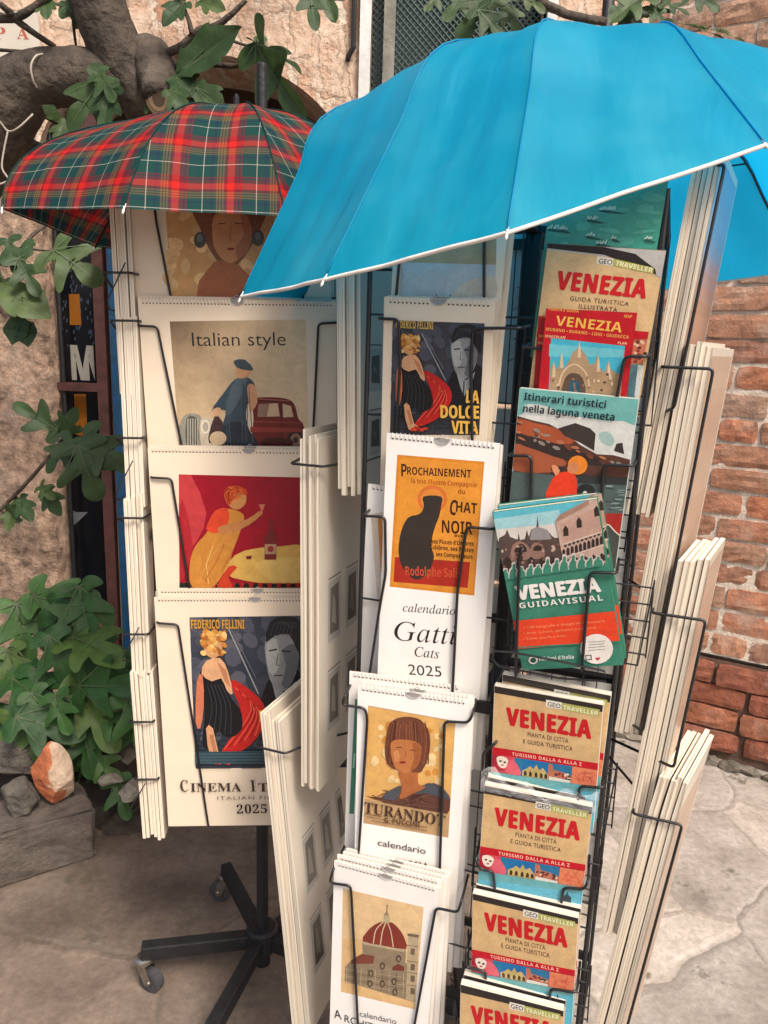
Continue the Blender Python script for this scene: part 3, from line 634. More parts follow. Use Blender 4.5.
for j in range(NB+1):
    for i in range(NA+1):
        u, v = i/NA, j/NB; x = (u-.5)*(_it.w+.008); zz = _it.h-.006+.034*v*(.75+.25*math.sin(7*u+1)+.2*math.sin(19*u))
        fm.v.append((x, -.0035-.006*abs(math.sin(11*u+5*v))*v-abs(rng.normal())*.0006, zz+rng.normal()*.0006))
for j in range(NB):
    for i in range(NA): a = j*(NA+1)+i; fm.f.append((a, a+1, a+NA+2, a+NA+1)); fm.mi.append(0); fm.c.append([None]*4)
fm.build('film_wrap', FILM, MAP2)
band_cover('B6', .185, .010, zA, dict(quad=((128,205),(532,300),(128,420),(520,500))), 'tan VENEZIA street map, third down, its lagoon picture above the cut off map', copies=[(.001, .004, .004)], cl='white edged street map right behind the third VENEZIA map from the top')
band_cover('B7', .185, .010, zA, dict(quad=((80,560),(475,655),(78,780),(464,860))), 'tan VENEZIA street map, lowest in the column and cut off by the photo', copies=[(.001, .004, .004)], cl='white edged street map right behind the lowest VENEZIA map')
# illustrated guide at the top
it = ITEMS['B1'] = item('B1', .20, .012); P = z5
it.poly(P((120,250),(660,300),(600,1100),(60,1000)), S(216, 182, 134))
for k in range(16): it.ell(P((rng.uniform(190, 590), rng.uniform(340, 620)))[0], rng.uniform(5, 14), rng.uniform(4, 9), rnd(S(216, 182, 134), .04), 10)
it.poly(P((182,268),(640,312),(632,420),(600,405),(540,370),(430,335),(180,305)), S(188, 184, 178)); it.poly(P((182,276),(400,296),(520,322),(596,380),(600,402),(500,362),(400,326),(180,300)), S(44, 40, 40))
it.poly(P((372,330),(436,340),(434,368),(370,360)), S(226, 218, 200)); it.poly(P((436,340),(590,376),(588,398),(434,368)), S(176, 172, 88))
tx('GEO', (378, 358), (430, 364), 5, S(40, 36, 36), 'n', .012); tx('TRAVELLER', (442, 366), (584, 394), 4.6, S(240, 236, 200), 's', .005)
tx('VENEZIA', (216, 456), (556, 492), 17.5, REDL, 's', .0, 1.10, .9); tx('GUIDA TURISTICA', (268, 500), (494, 522), 4.2, S(96, 70, 56), 'n', .004, 1.15); tx('ILLUSTRATA', (302, 530), (450, 545), 4.2, S(96, 70, 56), 'n', .004, 1.15)
it.poly(P((150,580),(572,622),(566,650),(140,640)), S(190, 26, 40)); it.poly(P((500,650),(566,652),(548,745),(495,740)), S(196, 116, 90)); 
for k in range(18): it.ell(P((rng.uniform(505, 560), rng.uniform(655, 735)))[0], 2, 1.6, [S(150, 60, 50), S(230, 190, 160), S(90, 60, 50)][k % 3], 7)
it.poly(P((495,745),(550,748),(520,880),(490,870)), S(86, 124, 134)); it.poly(P((530,748),(552,750),(532,880),(516,870)), S(206, 214, 212))
book('guidebook', it, 'tan illustrated VENEZIA guidebook behind the small red guide', 'guidebook', spine=S(150, 120, 90))
it = ITEMS['B1b'] = item('B1b', .16, .007); P = z5
it.poly(P((150,500),(540,540),(500,1000),(130,900)), S(192, 28, 40)); it.poly(P((196,645),(480,676),(450,1000),(180,1000)), S(70, 178, 204))
it.poly(P((190,668),(478,690),(476,720),(188,716)), S(110, 194, 206), 1)
tx('PIANTA E GUIDA', (186, 538), (302, 548), 3.0, S(236, 170, 90), 's', .0); tx('MAP', (476, 566), (506, 569), 3.0, S(236, 170, 90), 's', .0); tx('VENEZIA', (212, 596), (466, 624), 9.6, S(240, 190, 88), 's', .0)
tx('MURANO • BURANO • LIDO • GIUDECCA', (176, 616), (494, 648), 3.0, S(236, 170, 90), 's', .01); tx('STADTPLAN', (172, 642), (250, 648), 2.4, S(236, 200, 150), 's'); tx('PLAN', (452, 668), (486, 671), 2.4, S(236, 200, 150), 's')
BZ, BZ2, BZ3 = S(176, 146, 112), S(96, 78, 66), S(216, 192, 160)
it.poly(P((190,870),(192,770),(205,740),(222,768),(232,720),(244,765),(262,740),(280,700),(305,680),(330,710),(345,748),(362,745),(374,712),(384,760),(402,778),(412,740),(424,765),(440,775),(470,790),(460,900)), BZ)
for x, y in ((237, 700), (305, 660), (378, 715), (418, 735), (207, 735)): it.poly(P((x-7, y+60), (x-4, y+20), (x, y-4), (x+4, y+20), (x+7, y+60)), BZ3)
it.poly(P((240,870),(244,815),(262,785),(290,780),(318,800),(326,870)), BZ2, 2); it.poly(P((262,870),(266,820),(284,800),(306,820),(310,870)), S(50, 92, 110), 1)
it.line(smooth_pts(P((225,840),(240,780),(285,745),(330,780),(345,840)), 4), 1.6, BZ3)
for k in range(26): it.ell(P((rng.uniform(195, 455), rng.uniform(770, 860)))[0], rng.uniform(.8, 2), rng.uniform(1, 2.4), [BZ2, BZ3, S(146, 116, 90)][k % 3], 7)
book('guidebook', it, 'small red VENEZIA guide with a basilica photo under blue sky', 'guidebook', spine=S(170, 24, 36), copies=[(-.006, -.008, -.02)], copy_label='spare red guide peeking out at the left behind the small red guide')
# laguna guide
it = ITEMS['B2'] = item('B2', .20, .008); P = z6
it.poly(P((100,20),(730,80),(640,900),(80,700)), S(118, 186, 180)); it.poly(P((150,170),(250,140),(420,168),(560,190),(705,215),(690,420),(520,380),(150,240)), S(222, 222, 216), 2)
it.poly(P((180,120),(240,112),(330,140),(270,170),(190,160)), S(214, 218, 212), 2); it.poly(P((530,250),(570,240),(600,270),(590,310),(540,290)), S(168, 196, 190), 2)
it.poly(P((145,165),(210,185),(300,205),(380,250),(440,300),(520,345),(600,350),(680,372),(670,470),(130,450)), S(92, 60, 50), 1)
it.poly(P((148,180),(230,200),(330,225),(420,285),(350,300),(250,270),(148,240)), S(176, 88, 56), 2); it.poly(P((140,300),(220,310),(330,350),(380,390),(300,430),(132,420)), S(170, 92, 62), 2)
it.poly(P((340,225),(420,200),(490,225),(515,250),(508,330),(440,290),(370,260)), S(66, 56, 54), 1); it.poly(P((600,330),(612,296),(640,292),(648,345)), S(60, 54, 52), 1)
it.poly(P((145,250),(300,290),(420,320),(560,400),(400,380),(250,330),(145,290)), S(58, 48, 46), 2)
for k in range(40):
    u = rng.uniform(0, 1); q = P((150+u*500, 210+u*190+rng.uniform(-20, 60)*(1-u)))[0]; it.ell(q, rng.uniform(1.5, 5), rng.uniform(.8, 2), [S(60, 48, 46), S(190, 120, 84), S(120, 70, 52), S(150, 140, 128)][k % 4], 7, rng.uniform(0, .6))
it.poly(P((128,425),(300,440),(500,465),(672,470),(650,625),(110,610)), S(84, 100, 98)); it.poly(P((440,440),(672,455),(668,490),(430,480)), S(54, 58, 58), 1)
for k in range(26): it.line([P((x_ := rng.uniform(560, 630), y_2 := rng.uniform(490, 605)))[0], P((x_+30, y_2+2))[0]], .8, S(150, 170, 168) if k % 2 else S(60, 76, 76))
it.poly(P((285,560),(300,490),(330,440),(380,425),(420,440),(430,500),(410,560)), S(232, 66, 40), 2); it.poly(P((310,400),(330,395),(350,420),(330,445)), S(222, 150, 110), 2)
it.ell(P((432, 395))[0], 9.8, 9.5, S(240, 140, 50)); it.poly(P((390,390),(420,380),(440,410),(420,435),(385,425)), S(214, 140, 96), 2); it.poly(P((340,400),(372,402),(370,418),(344,415)), INK)
it.ell(P((470, 515))[0], 9, 7, S(40, 44, 46)); it.ell(P((466, 525))[0], 2, 2, S(220, 220, 214))
it.poly(P((540,620),(660,620),(640,900),(520,900)), S(162, 44, 40)); it.poly(P((540,668),(580,672),(606,700),(628,720),(620,900),(530,900)), S(70, 74, 72)); it.line(P((545,668),(580,674),(604,702),(630,724)), 1.2, S(226, 216, 196))
tx('Itinerari turistici', (182, 92), (562, 132), 7.4, S(30, 44, 54), 's', -.004); tx('nella laguna veneta', (178, 147), (602, 190), 7.4, S(30, 44, 54), 's', -.004)
book('guidebook', it, 'lagoon guide with orange figure and rocky shore cover, right column', 'guidebook', spine=S(200, 208, 200))
# green visual guide
it = ITEMS['B3'] = item('B3', .2065, .010); P = z7
GRN = S(62, 130, 108)
it.poly(P((40,100),(580,30),(700,850),(190,890)), GRN)
it.poly(P((62,108),(560,40),(600,350),(125,410)), S(96, 186, 204)); it.poly(P((66,140),(380,95),(400,240),(85,260)), S(160, 206, 212), 1); it.poly(P((72,190),(380,160),(400,260),(85,270)), S(214, 208, 200), 1)
A1, A2, A3, A4 = S(150, 116, 104), S(86, 70, 66), S(196, 166, 150), S(60, 46, 44)
it.poly(P((84,262),(92,230),(120,215),(130,190),(145,225),(180,238),(186,205),(192,240),(215,235),(225,190),(235,225),(245,190),(270,180),(276,125),(282,178),(320,190),(345,220),(360,230),(400,225),(410,375),(110,400)), A2)
it.poly(P((242,225),(248,192),(276,178),(318,190),(338,222),(336,236),(246,240)), S(150, 146, 146), 2); it.poly(P((150,290),(160,262),(190,245),(225,262),(240,290),(238,330),(150,340)), A1, 2); it.poly(P((240,285),(262,252),(300,262),(310,320),(245,330)), A1, 2)
it.poly(P((165,300),(175,272),(195,258),(215,268),(225,296)), A4, 2); it.poly(P((255,290),(265,268),(285,266),(295,290)), A4, 2)
for x in (130, 190, 245, 300, 345): it.poly(P((x-18,380),(x-16,335),(x,318),(x+18,335),(x+18,380)), A4, 1)
for k in range(34): it.ell(P((rng.uniform(100, 395), rng.uniform(245, 370)))[0], rng.uniform(.8, 2), rng.uniform(1, 2.6), [A1, A3, A4, S(120, 84, 76)][k % 4], 7)
it.poly(P((362,150),(380,120),(520,45),(562,42),(602,350),(410,378),(392,300)), A3); it.poly(P((362,150),(386,116),(520,48),(524,70),(372,152)), S(166, 130, 116)); it.poly(P((385,165),(560,80),(585,195),(395,255)), S(190, 154, 138), 1)
for x, y in ((412, 200), (476, 160), (560, 105)): it.poly(P((x-11, y+22), (x-13, y-12), (x-2, y-32), (x+12, y-14), (x+14, y+18)), A4, 1)
for k in range(10):
    x = 402+20*k; y = 300-7*k; it.poly(P((x-6,y+24),(x-7,y-8),(x,y-20),(x+8,y-10),(x+9,y+20)), A4, 1); it.ell(P((x+8, y-34))[0], 1.7, 1.9, A2, 8)
it.line(P((394,262),(590,198)), 1.3, S(220, 196, 180)); it.line(P((402,322),(600,262)), 1.2, S(220, 196, 180))
for k in range(5):
    x = 425+40*k; y = 358-7*k; it.poly(P((x-13,y+12),(x-12,y-14),(x,y-30),(x+14,y-16),(x+16,y+6)), A4, 1)
for k in range(12):
    x = 118+41*k+rng.uniform(-5, 5); y = 408-6*k; hgt = rng.uniform(28, 62)   # torn crowd outline
    it.poly(P((x-24,y+20),(x-22,y-hgt*.35),(x-10,y-hgt*.55),(x-9,y-hgt*.9),(x+4,y-hgt),(x+12,y-hgt*.85),(x+12,y-hgt*.5),(x+22,y-hgt*.3),(x+26,y+16)), S(206, 196, 190), 2)
    it.poly(P((x-20,y+24),(x-16,y-hgt*.22),(x-7,y-hgt*.42),(x-5,y-hgt*.72),(x+4,y-hgt*.82),(x+9,y-hgt*.7),(x+8,y-hgt*.4),(x+18,y-hgt*.2),(x+22,y+20)), GRN, 2)
tx('VENEZIA', (182, 525), (580, 484), 13.2, S(236, 232, 226), 's', .0, 1.0, .8); tx('GUIDAVISUAL', (192, 566), (592, 527), 5.4, S(232, 230, 224), 's', .008, 1.2)
it.poly(P((150,628),(660,578),(690,700),(700,718),(180,760)), S(226, 70, 40)); it.poly(P((180,750),(690,722),(690,728),(182,756)), GRN)
for k, (x1, s_) in enumerate(((600, '• 150 fotografie e disegni da conoscere'), (560, '• Arte, cultura, percorsi e curiosità'), (410, '• Come, quando e dove'))): it.text(s_, P((212, 664+27*k))[0], P((x1, 664+27*k-(x1-212)*.085))[0], 2.4, S(240, 150, 96), 'n', 0)
it.ell(P((560, 760))[0], 16.5, 15, S(236, 228, 220)); it.poly(P((505,790),(535,788),(538,812),(508,816)), S(60, 60, 64)); it.poly(P((510,794),(530,792),(533,808),(512,811)), S(220, 220, 216))
it.poly(P((552,806),(560,800),(566,804),(574,798),(578,804),(566,816)), S(196, 30, 46))
for k in range(4): it.line(P((520,728+13*k),(600,722+13*k)), .7, S(130, 150, 140))
it.ell(P((256, 814))[0], 4.6, 4, S(228, 226, 218)); it.ell(P((256, 814))[0], 3, 2.6, S(50, 90, 80)); tx('Edizioni d’Italia', (286, 816), (452, 806), 3.6, S(226, 228, 220), 's')
book('guidebook', it, 'green GUIDAVISUAL guidebook tilted in its wire pocket', 'guidebook', spine=GRN, copies=[(.003, .003, .008)], copy_label='spare green guidebook showing a pale edge behind the tilted visual guide')
# ================================================================== STANDS
class Fr:
    """upright frame of a stand: a to its right, b into the scene, z up"""
    def __init__(s, x, y, azd):
        a = math.radians(azd); s.o = np.array([x, y, 0.]); s.d = np.array([math.sin(a), math.cos(a), 0]); s.r = np.array([math.cos(a), -math.sin(a), 0]); s.az = azd
    def P(s, a, b, z): return s.o+s.r*a+s.d*b+np.array([0, 0, z])
    def loc(s, p): q = np.array(p)-s.o; return np.array([q @ s.r, q @ s.d, q[2]])
    def mtx(s):
        M = Matrix.Identity(4)
        for i in range(3): M[i][0] = s.r[i]; M[i][1] = s.d[i]; M[i][3] = s.o[i]
        return M
RF = Fr(.19, 1.09, 20); LF = Fr(-.23, 1.40, -2)
METAL = mat('worn_zinc', (.42, .40, .37, 1), .35, 1, noise=.4, nscale=60)
RUBBER = mat('grey_rubber', (.05, .05, .055, 1), .6, noise=.3, nscale=60)
RUSTP = mat('worn_orange_paint', (.30, .16, .10, 1), .7, noise=.5, nscale=90)
def star_base(root, angs, zh=.09, L=.25):
    hb = MB(); hb.tube([(0, 0, zh-.022), (0, 0, zh-.018), (0, 0, zh+.026), (0, 0, zh+.03)], [.030, .034, .034, .028], 18); hb.tube([(0, 0, .028), (0, 0, zh-.02)], .017, 14)
    hb.build('hub', FRAME, root)
    for k, g in enumerate(angs):
        g = math.radians(g); c, s_ = math.cos(g), math.sin(g)
        ar = MB(); ar.bar((c*.028, s_*.028, zh), (c*L, s_*L, zh), .026, .032); ar.bar((c*(L-.006), s_*(L-.006), zh-.013), (c*(L-.006), s_*(L-.006), zh-.02), .026, .02, up=(c, s_, 0))
        arm = ar.build('base_arm', FRAME, root)
        bev(arm, .0025)
        if k == 2:
            w = MB(); w.add([(c*l-s_*o*1.01, s_*l+c*o*1.01, zh+.0135) for l, o in ((.15, -.010), (.165, -.0115), (.20, -.011), (.205, .004), (.185, .0085), (.155, .002))], [tuple(range(6))]); w.build('worn_patch', RUSTP, arm)
        x, y = c*(L-.004), s_*(L-.004); tr = g+.7+k*1.9; ox, oy = math.cos(tr)*.018, math.sin(tr)*.018
        cs = MB(); cs.tube([(x, y, zh-.013), (x, y, zh-.016), (x, y, zh-.024), (x, y, zh-.03)], [.012, .019, .019, .011], 16)
        nx, ny = -math.sin(tr), math.cos(tr)
        for sgn in (-1, 1):
            a = (x+nx*.0125*sgn, y+ny*.0125*sgn, zh-.024); b = (x+ox+nx*.0125*sgn, y+oy+ny*.0125*sgn, .022)
            cs.bar(a, b, .0025, .020, up=(math.cos(tr), math.sin(tr), 0))
        cs.tube([(x+ox+nx*.016, y+oy+ny*.016, .025), (x+ox-nx*.016, y+oy-ny*.016, .025)], .005, 8)
        ct = cs.build('caster', METAL, root)
        wh = MB(); wh.tube([(x+ox+nx*q, y+oy+ny*q, .0255) for q in (-.010, -.0085, .0085, .010)], [.020, .0255, .0255, .020], 24); wh.build('wheel', RUBBER, ct, smooth=False)
def bev(o, w, seg=2):
    b = o.modifiers.new('bevel', 'BEVEL'); b.width = w; b.segments = seg; b.limit_method = 'ANGLE'; b.angle_limit = .6
def stand(name, fr, label, half, zb, zt, ztop, angs):
    root = empty(name, mtx=fr.mtx()); tag(root, label, 'display rack')
    p = MB(); p.tube([(0, 0, .11), (0, 0, zt-.02), (0, 0, zt), (0, 0, ztop-.004), (0, 0, ztop)], [.0125, .0125, .0088, .0088, .006], 16); p.build('pole', FRAME, root, smooth=False)
    star_base(root, angs)
    h = half
    for z in (zb, zb+(zt-zb)*.5, zt):
        f = MB()
        for a, b in (((-h, -h), (h, -h)), ((h, -h), (h, h)), ((h, h), (-h, h)), ((-h, h), (-h, -h))): f.bar((*a, z), (*b, z), .006, .016)
        f.bar((-h, 0, z-.003), (h, 0, z-.003), .016, .008); f.bar((0, -h, z-.004), (0, h, z-.004), .016, .007)
        f.build('frame_ring', FRAME, root)
    for s1 in (-1, 1):
        for s2 in (-1, 1):
            q = MB(); q.tube([(s1*h, s2*h, zb-.01), (s1*h, s2*h, zt+.012)], .0032, 8); q.build('corner_rod', BLACK, root)
    for nm, (ax, ay, bx, by) in dict(front=(-h, -h, h, -h), back=(-h, h, h, h), left=(-h, -h, -h, h), right=(h, -h, h, h)).items():
        g = MB(); side = nm in ('left', 'right')
        for k in ((1, 2) if side else (1, 3, 4, 5, 6, 8)):
            t = k/(3 if side else 9); g.tube([(ax+(bx-ax)*t, ay+(by-ay)*t, zb), (ax+(bx-ax)*t, ay+(by-ay)*t, zt)], .0011, 5)
        nz = 4 if side else int((zt-zb)/.12)
        for k in range(1, nz):
            z = zb+(zt-zb)*k/nz
            g.tube([(ax, ay, z), (bx, by, z)], .0014, 5)
        g.build('wire_grid', BLACK, root)
    return root
RS = stand('display_rack', RF, 'black wire rack on casters under the blue umbrella, holding slim calendars and guides', .17, .26, 1.51, 1.56, (38, 110, 182, 254, 326))
LS = stand('display_rack', LF, 'black wire rack on a five armed caster base under the tartan umbrella', .16, .484, 1.55, 1.80, (118, 189, 254, 336, 46))
def pocket(rootobj, fr, it, pts, back=.05, r=.0019, y=-.0042, down=None, name='wire_pocket'):
    L = [it.loc(p) for p in pts]
    W = [it.base+it.r*x+it.u*z-it.n*y for x, z in L]
    if back: W = [W[0]-it.n*back]+W
    if down is None:
        d = W[-1]-W[-2]; d /= np.linalg.norm(d); z = L[-1][1]
        if z > .03: W.append(W[-1]-it.u*min(z-.004, .25)+it.r*(d @ it.r)*.02)
        W.append(W[-1]-it.n*.03)
    W = [fr.loc(p) for p in round_path(W, .007)]
    q = MB(); q.tube(W, r, 7); return q.build(name, BLACK, rootobj, smooth=True)
pk = lambda k, *pts, **kw: pocket(LS if k[0] == 'L' else RS, LF if k[0] == 'L' else RF, ITEMS[k], pts, **kw)
pk('LC1', (155, 205), (157, 222), (172, 300)); pk('LC1', (300, 205), (302, 225), (303, 300))
pk('LC2', (137, 325.5), (158, 326.5), (183, 449)); pk('LC2', (336, 322.5), (318.5, 323.5), (313, 436))
pk('LC3', (151, 477), (172, 478), (190, 588)); pk('LC3', (345, 478), (327, 479), (318, 588))
pk('LC4', (157, 622), (178.5, 623.5), (209, 826)); pk('LC4', (353, 622), (334, 623), (318, 826))
pk('C0', (402, 245), (401, 256), (397, 300)); pk('C0', (486, 232), (485, 245), (485, 301))
pk('C1', (379, 318.5), (399.5, 319), (401.5, 360), (397, 434)); pk('C1', (522, 327.7), (474, 328), (472, 359), (473, 440))
pk('C2', (364, 515), (386, 516), (386.6, 572), (379.5, 613), (369, 682)); pk('C2', (495, 528.4), (467, 526), (458, 592), (453, 692))
pk('C3', (346, 694), (342.5, 703), (366, 706.5), (368, 718), (359, 856)); pk('C3', (473.7, 711), (469, 721), (445, 719.5), (440, 872))
pk('C4', (334, 868), (330.4, 880.5), (351.5, 883.5), (352.5, 895), (359, 1026)); pk('C4', (462, 899), (458.5, 910), (436.5, 905.5), (414.5, 1026))
pk('B1', (523, 347), (546.5, 348.5), (547, 389)); pk('B1b', (648, 356), (625, 356), (617, 398))
pk('B2', (509.5, 455), (532, 455), (532, 504)); pk('B2', (634, 465), (604, 464), (601, 514))
pk('B3', (523, 548), (520, 556), (516, 676)); pk('B3', (617, 572), (590, 571), (582, 670))
pk('B4', (497, 741), (484, 751), (483, 772), (500, 778), (502, 800)); pk('B4', (604, 786), (580, 784), (578, 806))
pk('B5', (476, 857), (480.6, 867), (493.5, 869), (496.5, 897)); pk('B5', (588, 880), (584, 887), (564, 885), (559.6, 914))
pk('B6', (467, 949), (466, 964), (486, 969), (487, 992)); pk('B6', (577, 990), (551, 986), (549, 1010))
pk('B7', (455, 1050), (475, 1056), (478, 1080)); pk('B7', (566, 1080), (545, 1078), (542, 1100))
# shallow wire cradles the guides stand in
for k in ('B1', 'B2', 'B3', 'B4', 'B5', 'B6', 'B7'):
    it = ITEMS[k]; w = .136; q = MB(); rr = .0011; ex = .004 if k in ('B1', 'B2') else .020
    up = np.array([0, 0, 1.]); r_ = RF.r; c = it.top-it.u*(it.h-.02)-it.n*(it.t+.012); ln = math.radians(5)
    c = it.top-it.u*.185-it.n*(it.t+.014)
    def Q(x, z, y=0): return RF.loc(c+r_*x+it.u*z+it.n*y) if k != 'B3' else RF.loc(c+r_*x+up*z+RF.d*(-y))
    for j in range(5): q.tube([Q(-w/2-.012, .021*j), Q(w/2+ex, .021*j)], rr, 5)
    for x in (-w/2-.012, -w/4, w/4, w/2+ex): q.tube([Q(x, -.004), Q(x, .094)], rr, 5)
    q.tube([Q(w/2+ex, .09), Q(w/2+.012, -.01, .012), Q(-w/2-.008, -.01, .012), Q(-w/2-.012, .09)], .0014, 6)
    if k in ('B3',):
        pts = [(492.5, 656), (495, 649), (513, 650), (580, 663), (605, 669), (606, 679), (560, 676), (500, 664), (492.5, 656)]
        q.tube([RF.loc(it.base+it.r*a-it.n*(-.006)+it.u*b) for a, b in [it.loc(p) for p in pts]], .0014, 6)
    q.build('wire_cradle', BLACK, RS)

# ------------------------------------------------------------------ stacks seen edge-on
BACKP = (.62, .55, .46, 1)
def slab(w, h, t, face_col=None, deco=None, curl=0):
    """one calendar, near edge at x=0; x into the scene, y = thickness, z up"""
    m_ = MB(); nz = 10 if curl else 2; e = rng.uniform(-.0012, .0012, 3)
    m_.c = []
    def cy(z):
        q = max(0, z-(h-.055)); return curl*q*q*160
    for i in range(nz):
        z0 = (h-.0)*i/nz+(e[0] if i == 0 else 0); z1 = h*(i+1)/nz+(e[1] if i == nz-1 else 0)
        if curl and i < nz-1: pass
        A = [(e[2], 0, z0), (w, 0, z0), (w, t, z0), (e[2], t, z0), (e[2], 0, z1), (w, 0, z1), (w, t, z1), (e[2], t, z1)]
        A = [(x, y+cy(z), z) for x, y, z in A]
        fs = [(0,1,5,4), (1,2,6,5), (2,3,7,6), (3,0,4,7)]
        if i == 0: fs.append((0,3,2,1))
        if i == nz-1: fs.append((4,5,6,7))
        m_.add(A, fs, None, 0)
    fc = face_col or PAPER2
    # printed outer leaves on both faces
    for y in (-.0003, t+.0003):
        zs = np.linspace(.001, h-.001, nz+1)
        for i in range(nz): m_.face([(.001, y+cy(zs[i]), zs[i]), (w-.001, y+cy(zs[i]), zs[i]), (w-.001, y+cy(zs[i+1]), zs[i+1]), (.001, y+cy(zs[i+1]), zs[i+1])], fc, 1)
    if deco: deco(m_, w, h, t)
    return m_
def thumbs(side):
    def f(m_, w, h, t):
        y = -.0006 if side < 0 else t+.0006
        for r_ in range(4):
            for c in range(3):
                x0 = .03+c*(w-.05)/3; x1 = x0+(w-.05)/3-.022; z1 = h*.60-.135*r_*h/.5; z0 = z1-.088*h/.5
                if z0 < .02: continue
                k = rng.uniform(.5, 1.1); col = (.16*k, .14*k, .115*k, 1)
                m_.face([(x0, y, z0), (x1, y, z0), (x1, y, z1), (x0, y, z1)], (.42, .40, .36, 1), 1)
                yy = y*1.0+(-.0002 if side < 0 else .0002)
                m_.face([(x0+.006, yy, z0+.012), (x1-.006, yy, z0+.010), (x1-.008, yy, z1-.008), (x0+.008, yy, z1-.010)], col, 1)
                m_.face([(x0+.012, yy*1.0+(-.0002 if side < 0 else .0002), z0+.03), (x1-.016, yy+(-.0002 if side < 0 else .0002), z0+.022), (x1-.02, yy+(-.0002 if side < 0 else .0002), z1-.03), (x0+.016, yy+(-.0002 if side < 0 else .0002), z1-.02)], (.30*k, .27*k, .22*k, 1), 1)
                m_.face([(x0, yy, z1+.004), (x1, yy, z1+.004), (x1, yy, z1+.0065), (x0, yy, z1+.0065)], (.2, .19, .18, 1), 1)
    return f
def art(kind):
    def f(m_, w, h, t):
        y = -.0006; n = 24
        for i in range(n):
            z0 = .01+(h-.02)*i/n; z1 = .01+(h-.02)*(i+1)/n; u = i/n
            if kind == 'sky': c = mixc(S(184, 142, 118), S(152, 166, 200), min(max((u-.6)/.2, 0), 1))
            else: c = mixc(S(186, 158, 136), S(196, 170, 148), .5+.5*math.sin(i*.9))
            m_.face([(.004, y, z0), (w-.01, y, z0), (w-.01, y, z1), (.004, y, z1)], rnd(c, .06), 1)
    return f
def stack(fr, root, side, a_in, a_out, b, ztop, h, w, az, lean, n, label, group, deco_first=None, deco_last=None, curl=0, fan=.0):
    """side +1: right flank, -1: left flank. slabs fill a_in..a_out on the near edge"""
    azr = math.radians(az); X = np.array([math.sin(azr), math.cos(azr), 0]); out = np.array([math.cos(azr), -math.sin(azr), 0])
    ln = math.radians(lean); Z = np.array([0, 0, 1.])*math.cos(ln)+out*side*math.sin(ln)
    Y = np.cross(Z, X)                                       # thickness direction
    step = abs(a_out-a_in)/n; lo = min(a_in, a_out)
    for i in range(n):
        t = step*rng.uniform(.74, .88)
        first = i == 0; last = i == n-1
        dec = deco_first if first else (deco_last if last else None)
        m_ = slab(w+rng.uniform(-.004, .004), h+rng.uniform(-.004, .003), t, rnd(BACKP, .06), dec, curl*side if curl else 0)
        a = lo+step*i
        # near edge top sits at (a, b, ztop)
        sg = 1 if Y @ out > 0 else -1
        p = fr.P(a if sg > 0 else a+t, b+rng.uniform(-.004, .004), ztop+rng.uniform(-.006, .006)*(.4 if side > 0 else 1))-Z*h
        fa = math.radians(rng.normal()*fan)
        X2 = X*math.cos(fa)+out*math.sin(fa); Y2 = np.cross(Z, X2)
        M = Matrix.Identity(4)
        for r_ in range(3): M[r_][0] = X2[r_]; M[r_][1] = Y2[r_]; M[r_][2] = Z[r_]; M[r_][3] = p[r_]
        o = m_.build('slim_calendar' if fr is RF else 'wall_calendar', [PAGES, PRINT]); o.matrix_world = M
        tag(o, label, 'calendar', group)
def edge_loop(fr, rootobj, pts, r=.0019, name='wire_pocket'):
    q = MB(); q.tube(round_path([np.array(p, float) for p in pts], .006), r, 7); q.build(name, BLACK, rootobj, smooth=True)
# right flank
stack(RF, RS, 1, .194, .222, -.15, 1.568, 0.41, .20, 28, 4.6, 5, 'slim calendar in the edge-on stack on the right flank touching the blue umbrella', 'topmost stack on the right flank of the blue umbrella rack', deco_last=art('sky'), fan=.5)
stack(RF, RS, 1, .206, .236, -.153, 1.362, .487, .18, 31, 3.7, 5, 'slim calendar in the edge-on right stack beside the lagoon guide', 'second stack on the right flank of the blue umbrella rack', deco_last=art('tan'), fan=.25)
stack(RF, RS, 1, .226, .262, -.156, 1.115, .535, .13, 31, 4.2, 5, 'slim calendar in the edge-on right stack beside the green visual guide', 'third stack on the right flank of the blue umbrella rack', deco_last=art('tan'), fan=.25)
stack(RF, RS, 1, .233, .268, -.160, (.835), .50, .15, 34, 6.2, 5, 'slim calendar with a curling white top in the lowest stack on the right', 'lowest stack on the right flank of the blue umbrella rack', deco_last=art('tan'), curl=-.004, fan=.25)
# left flank of the right stand
stack(RF, RS, -1, -.19, -.226, -.15, 1.475, .323, .25, 20, 1.8, 5, 'slim calendar in the edge-on stack just left of the LA DOLCE VITA calendar', 'topmost stack on the left flank of the blue umbrella rack', deco_last=thumbs(-1), fan=.4)
stack(RF, RS, -1, -.241, -.273, -.155, 1.225, .533, .25, 20, .9, 6, 'slim calendar in the edge-on stack between the crimson picture and the Gatti calendar', 'middle stack on the left flank of the blue umbrella rack', deco_last=thumbs(-1), fan=.5)
stack(RF, RS, -1, -.298, -.334, -.155, .795, .55, .25, 20, 6.2, 6, 'slim calendar in the lowest edge-on stack, left of the red dome calendar', 'lowest stack on the left flank of the blue umbrella rack', deco_last=thumbs(-1), fan=.5)
